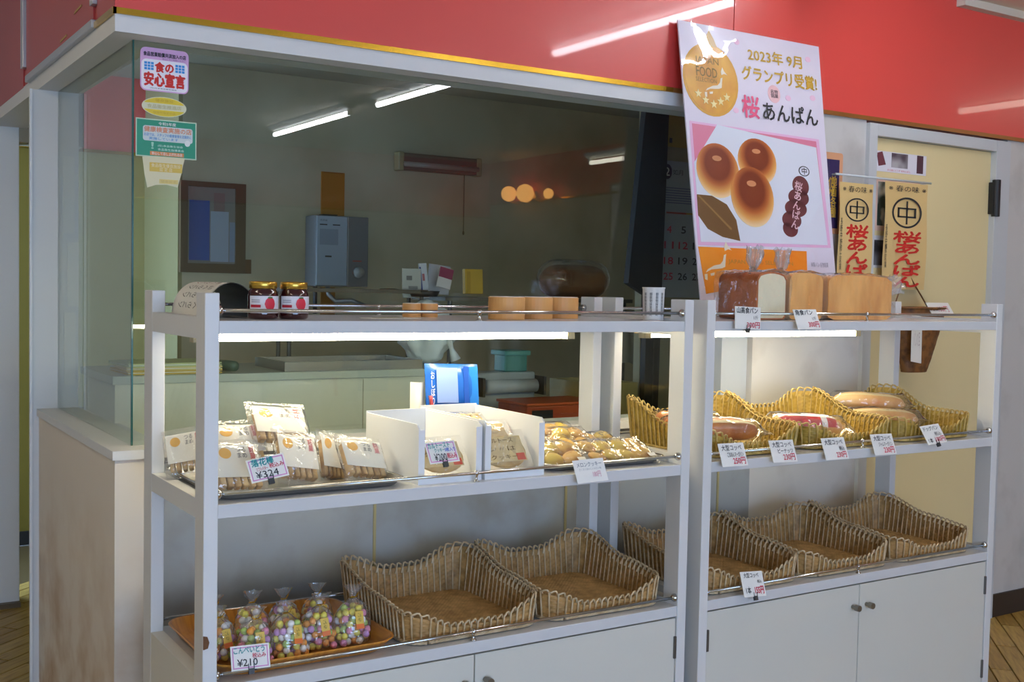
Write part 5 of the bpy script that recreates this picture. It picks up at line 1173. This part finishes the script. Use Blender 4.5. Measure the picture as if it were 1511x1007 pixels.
MB().box(-.14, .12, -.03, .07, 0, .165).build('body', M('#9ba0a0', .4), mc, bevel=.008); MB().tube([(-.12, -.06, .115), (.1, -.06, .115)], .026, 14).build('film_roll', M('#a8adae', .2), mc, smooth=True); MB().box(-.15, -.14, -.09, -.0, .08, .15).build('roll_bracket', DARK, mc); MB().box(.12, .13, -.09, -.0, .08, .15).build('roll_bracket', DARK, mc)
tb = thing('teal_box', 'small teal plastic box standing on the white machine', 'box', (1.74, .78, 1.0305)); MB().box(-.05, .05, -.04, .04, 0, .075).build('box_body', M('#3f8278', .4), tb, bevel=.004); MB().box(-.058, .058, -.053, .053, .062, .08).build('box_lid', M('#4b9286', .4), tb, bevel=.003)
bbx = thing('bread_crate', 'pale wooden bread crate at the back of the work table', 'crate', (2.055, .67, .865))
for q in ((-.11, .11, -.14, -.125), (-.11, .11, .125, .14), (-.11, -.095, -.125, .125), (.095, .11, -.125, .125)): MB().box(*q, 0, .13).build('side_board', M('#8f7f4c', .6), bbx)
MB().box(-.095, .095, -.125, .125, 0, .012).build('floor_board', M('#8f7f4c', .6), bbx)
bb = thing('bread_bag', 'large brown loaf in a shiny clear bag high on the kitchen shelf', 'bread', (2.0, .95, RKZ + .0))
ks = thing('kitchen_shelf', 'clear-edged shelf crossing the dark side of the kitchen', 'shelf', (1.95, .95, 1.3))
MB().box(1.50, 2.40, .87, 1.15, RKZ - .04, RKZ - .025).build('shelf_board', M('#4f4a3f', .3), ks, world=True)
for x in (1.53, 2.37):
    for y in (.89, 1.13): MB().tube([(x, y, 0), (x, y, RKZ - .04)], .009, 8).build('shelf_leg', M('#3f3b34', .4), ks, world=True)
bb.location = (2.17, .98, RKZ - .0245)
def lf(g_): return lambda u, v: Vector(((v - .5) * (.34 + g_ * 2) , (.075 + g_) * (max(.05, 1 - abs(2 * v - 1) ** 5)) * math.cos(2 * math.pi * u), .07 + g_ + (.07 + g_ * .9) * (max(.05, 1 - abs(2 * v - 1) ** 6)) * math.sin(2 * math.pi * u)))
MB().grid(lf(0), 24, 18, cu=True).build('loaf', M('#7a4f22', .6, var=.1), bb, smooth=True); MB().grid(lf(.012), 24, 18, cu=True).build('film', FILM2, bb, smooth=True)
cl_ = thing('grey_cloth', 'pale grey cloth hanging from the kitchen shelf edge', 'cloth', at(930, 500, 'y', .862) + Vector((0, 0, 0)))
gx = lambda y: (lambda u, v: Vector(((u - .5) * .13 + .01 * v, y + .008 * math.sin(u * 14), .06 - .17 * v + .01 * math.sin(u * 5))))
MB().grid(gx(0), 20, 8).grid(gx(.002), 20, 8, flip=True).build('cloth_sheet', M('#8f918c', .7), cl_, smooth=True); MB().box(-.07, .07, -.004, .012, .058, .07).build('folded_top', M('#8f918c', .7), cl_, bevel=.003)
# dark door leaf, cream partition with notice and calendar
dk = thing('dark_panel', 'nearly black tall panel standing inside the glass beside the calendar', 'panel', at(957, 418, 'y', .55).xy.to_3d())
mk = lambda u, v: (at(u, v, 'y', .55).x - dk.location.x, at(u, v, 'y', .55).z)
p1, p2, p3, p4 = mk(927, 418), mk(977, 418), mk(988, 155), mk(954, 155)
MB().prism([(p2[0] - .075, 0), (p2[0] - .015, 0), p2, p3, p4, p1, (p2[0] - .075, 1.33)], 0, .03).build('panel_leaf', M('#1b1917', .6), dk); MB().box(p2[0] - .035, p2[0] - .03, -.002, 0, .1, 1.3).build('edge_strip', M('#2b2824', .5), dk)
cp = struct(MB().box(2.26, 2.9, .64, .68, 0, 2.4).build('wall_partition', M('#a89f7c', .6)))
yn = on_plane('yellow_notice', 'yellow notice sheet pinned above the calendar', 'notice', 994, 188, 'y', .63)
x0, x1, z0, z1 = lrect(yn, 986, 158, 1020, 220); rect(yn, 'sheet', x0, x1, z0, z1, M('#b89c3a', .6), .0008); rect(yn, 'print', x0 + .01, x0 + .025, z0 + .015, z0 + .035, INK, .0012)
cl = on_plane('wall_calendar', 'white February calendar sheet hanging beside the dark panel', 'calendar', 1005, 330, 'y', .62)
x0, x1, z0, z1 = lrect(cl, 975, 236, 1050, 440); W_, H_ = x1 - x0, z1 - z0
rect(cl, 'sheet', x0, x1, z0, z1, M('#aab0b8', .6), .001)
ell(cl, 'month_disc', x0 + .12 * W_, z1 - .08 * H_, .024, .03, M('#3b2a4a', .6), .0014); text(cl, '2', x0 + .08 * W_, x0 + .16 * W_, z1 - .11 * H_, z1 - .05 * H_, WHITE, .0018, .02); text(cl, '如月', x0 + .22 * W_, x0 + .4 * W_, z1 - .1 * H_, z1 - .06 * H_, INK, .0016)
for k in range(7): rect(cl, 'print_line', x0 + .1 * W_, x0 + .85 * W_, z1 - (.2 + .018 * k) * H_, z1 - (.193 + .018 * k) * H_, M('#6d6a8c', .6), .0014)
rect(cl, 'red_bar', x0 + .12 * W_, x0 + .48 * W_, z1 - .385 * H_, z1 - .372 * H_, M('#a8463a', .6), .0014); rect(cl, 'yellow_bar', x0 + .48 * W_, x0 + .85 * W_, z1 - .385 * H_, z1 - .372 * H_, M('#b89340', .6), .0014)
for r_, row in enumerate((('4', '5', '6'), ('11', '12', '13'), ('18', '19', '20'), ('25', '26', '27'))):
    for c, s_ in enumerate(row):
        xx = x0 + (.18 + .26 * c) * W_; zz = z1 - (.50 + .115 * r_) * H_; wd_ = .012 * len(s_)
        text(cl, s_, xx - wd_, xx + wd_, zz - .014, zz + .014, REDI if c == 0 or s_ == '12' else INK, .0016, .02)
pt = thing('white_pipe', 'slanted pale plastic pipe behind the glass next to the frame post', 'pipe', at(1068, 575, 'y', .3))
a0 = at(1066, 590, 'y', .3) - pt.location; a1 = at(1079, 495, 'y', .3) - pt.location; dv = (a1 - a0)
MB().tube([Vector((a0.x - dv.x * .3, a0.y, -pt.location.z)), a0 - dv * .3, a1 + dv * .3], .014, 12).build('pipe', M('#b4c0d2', .35), pt, smooth=True); MB().tube([a1 + dv * .28, a1 + dv * .36], .018, 12).build('pipe_cap', M('#a0abbc', .4), pt)
# black cord on the floor
cd_ = thing('floor_cord', 'black cable lying on the wood floor beside the bread shelf', 'cord', (2.9, -.75, .004))
MB().tube([(-.2, .1, 0), (.1, .08, 0), (.4, .02, 0), (.75, .0, 0), (1.1, -.05, 0)], .004, 6).build('cable', BLACK, cd_, smooth=True); MB().tube([(-.2, .1, 0), (-.24, .103, .0)], .008, 8).build('plug', BLACK, cd_)
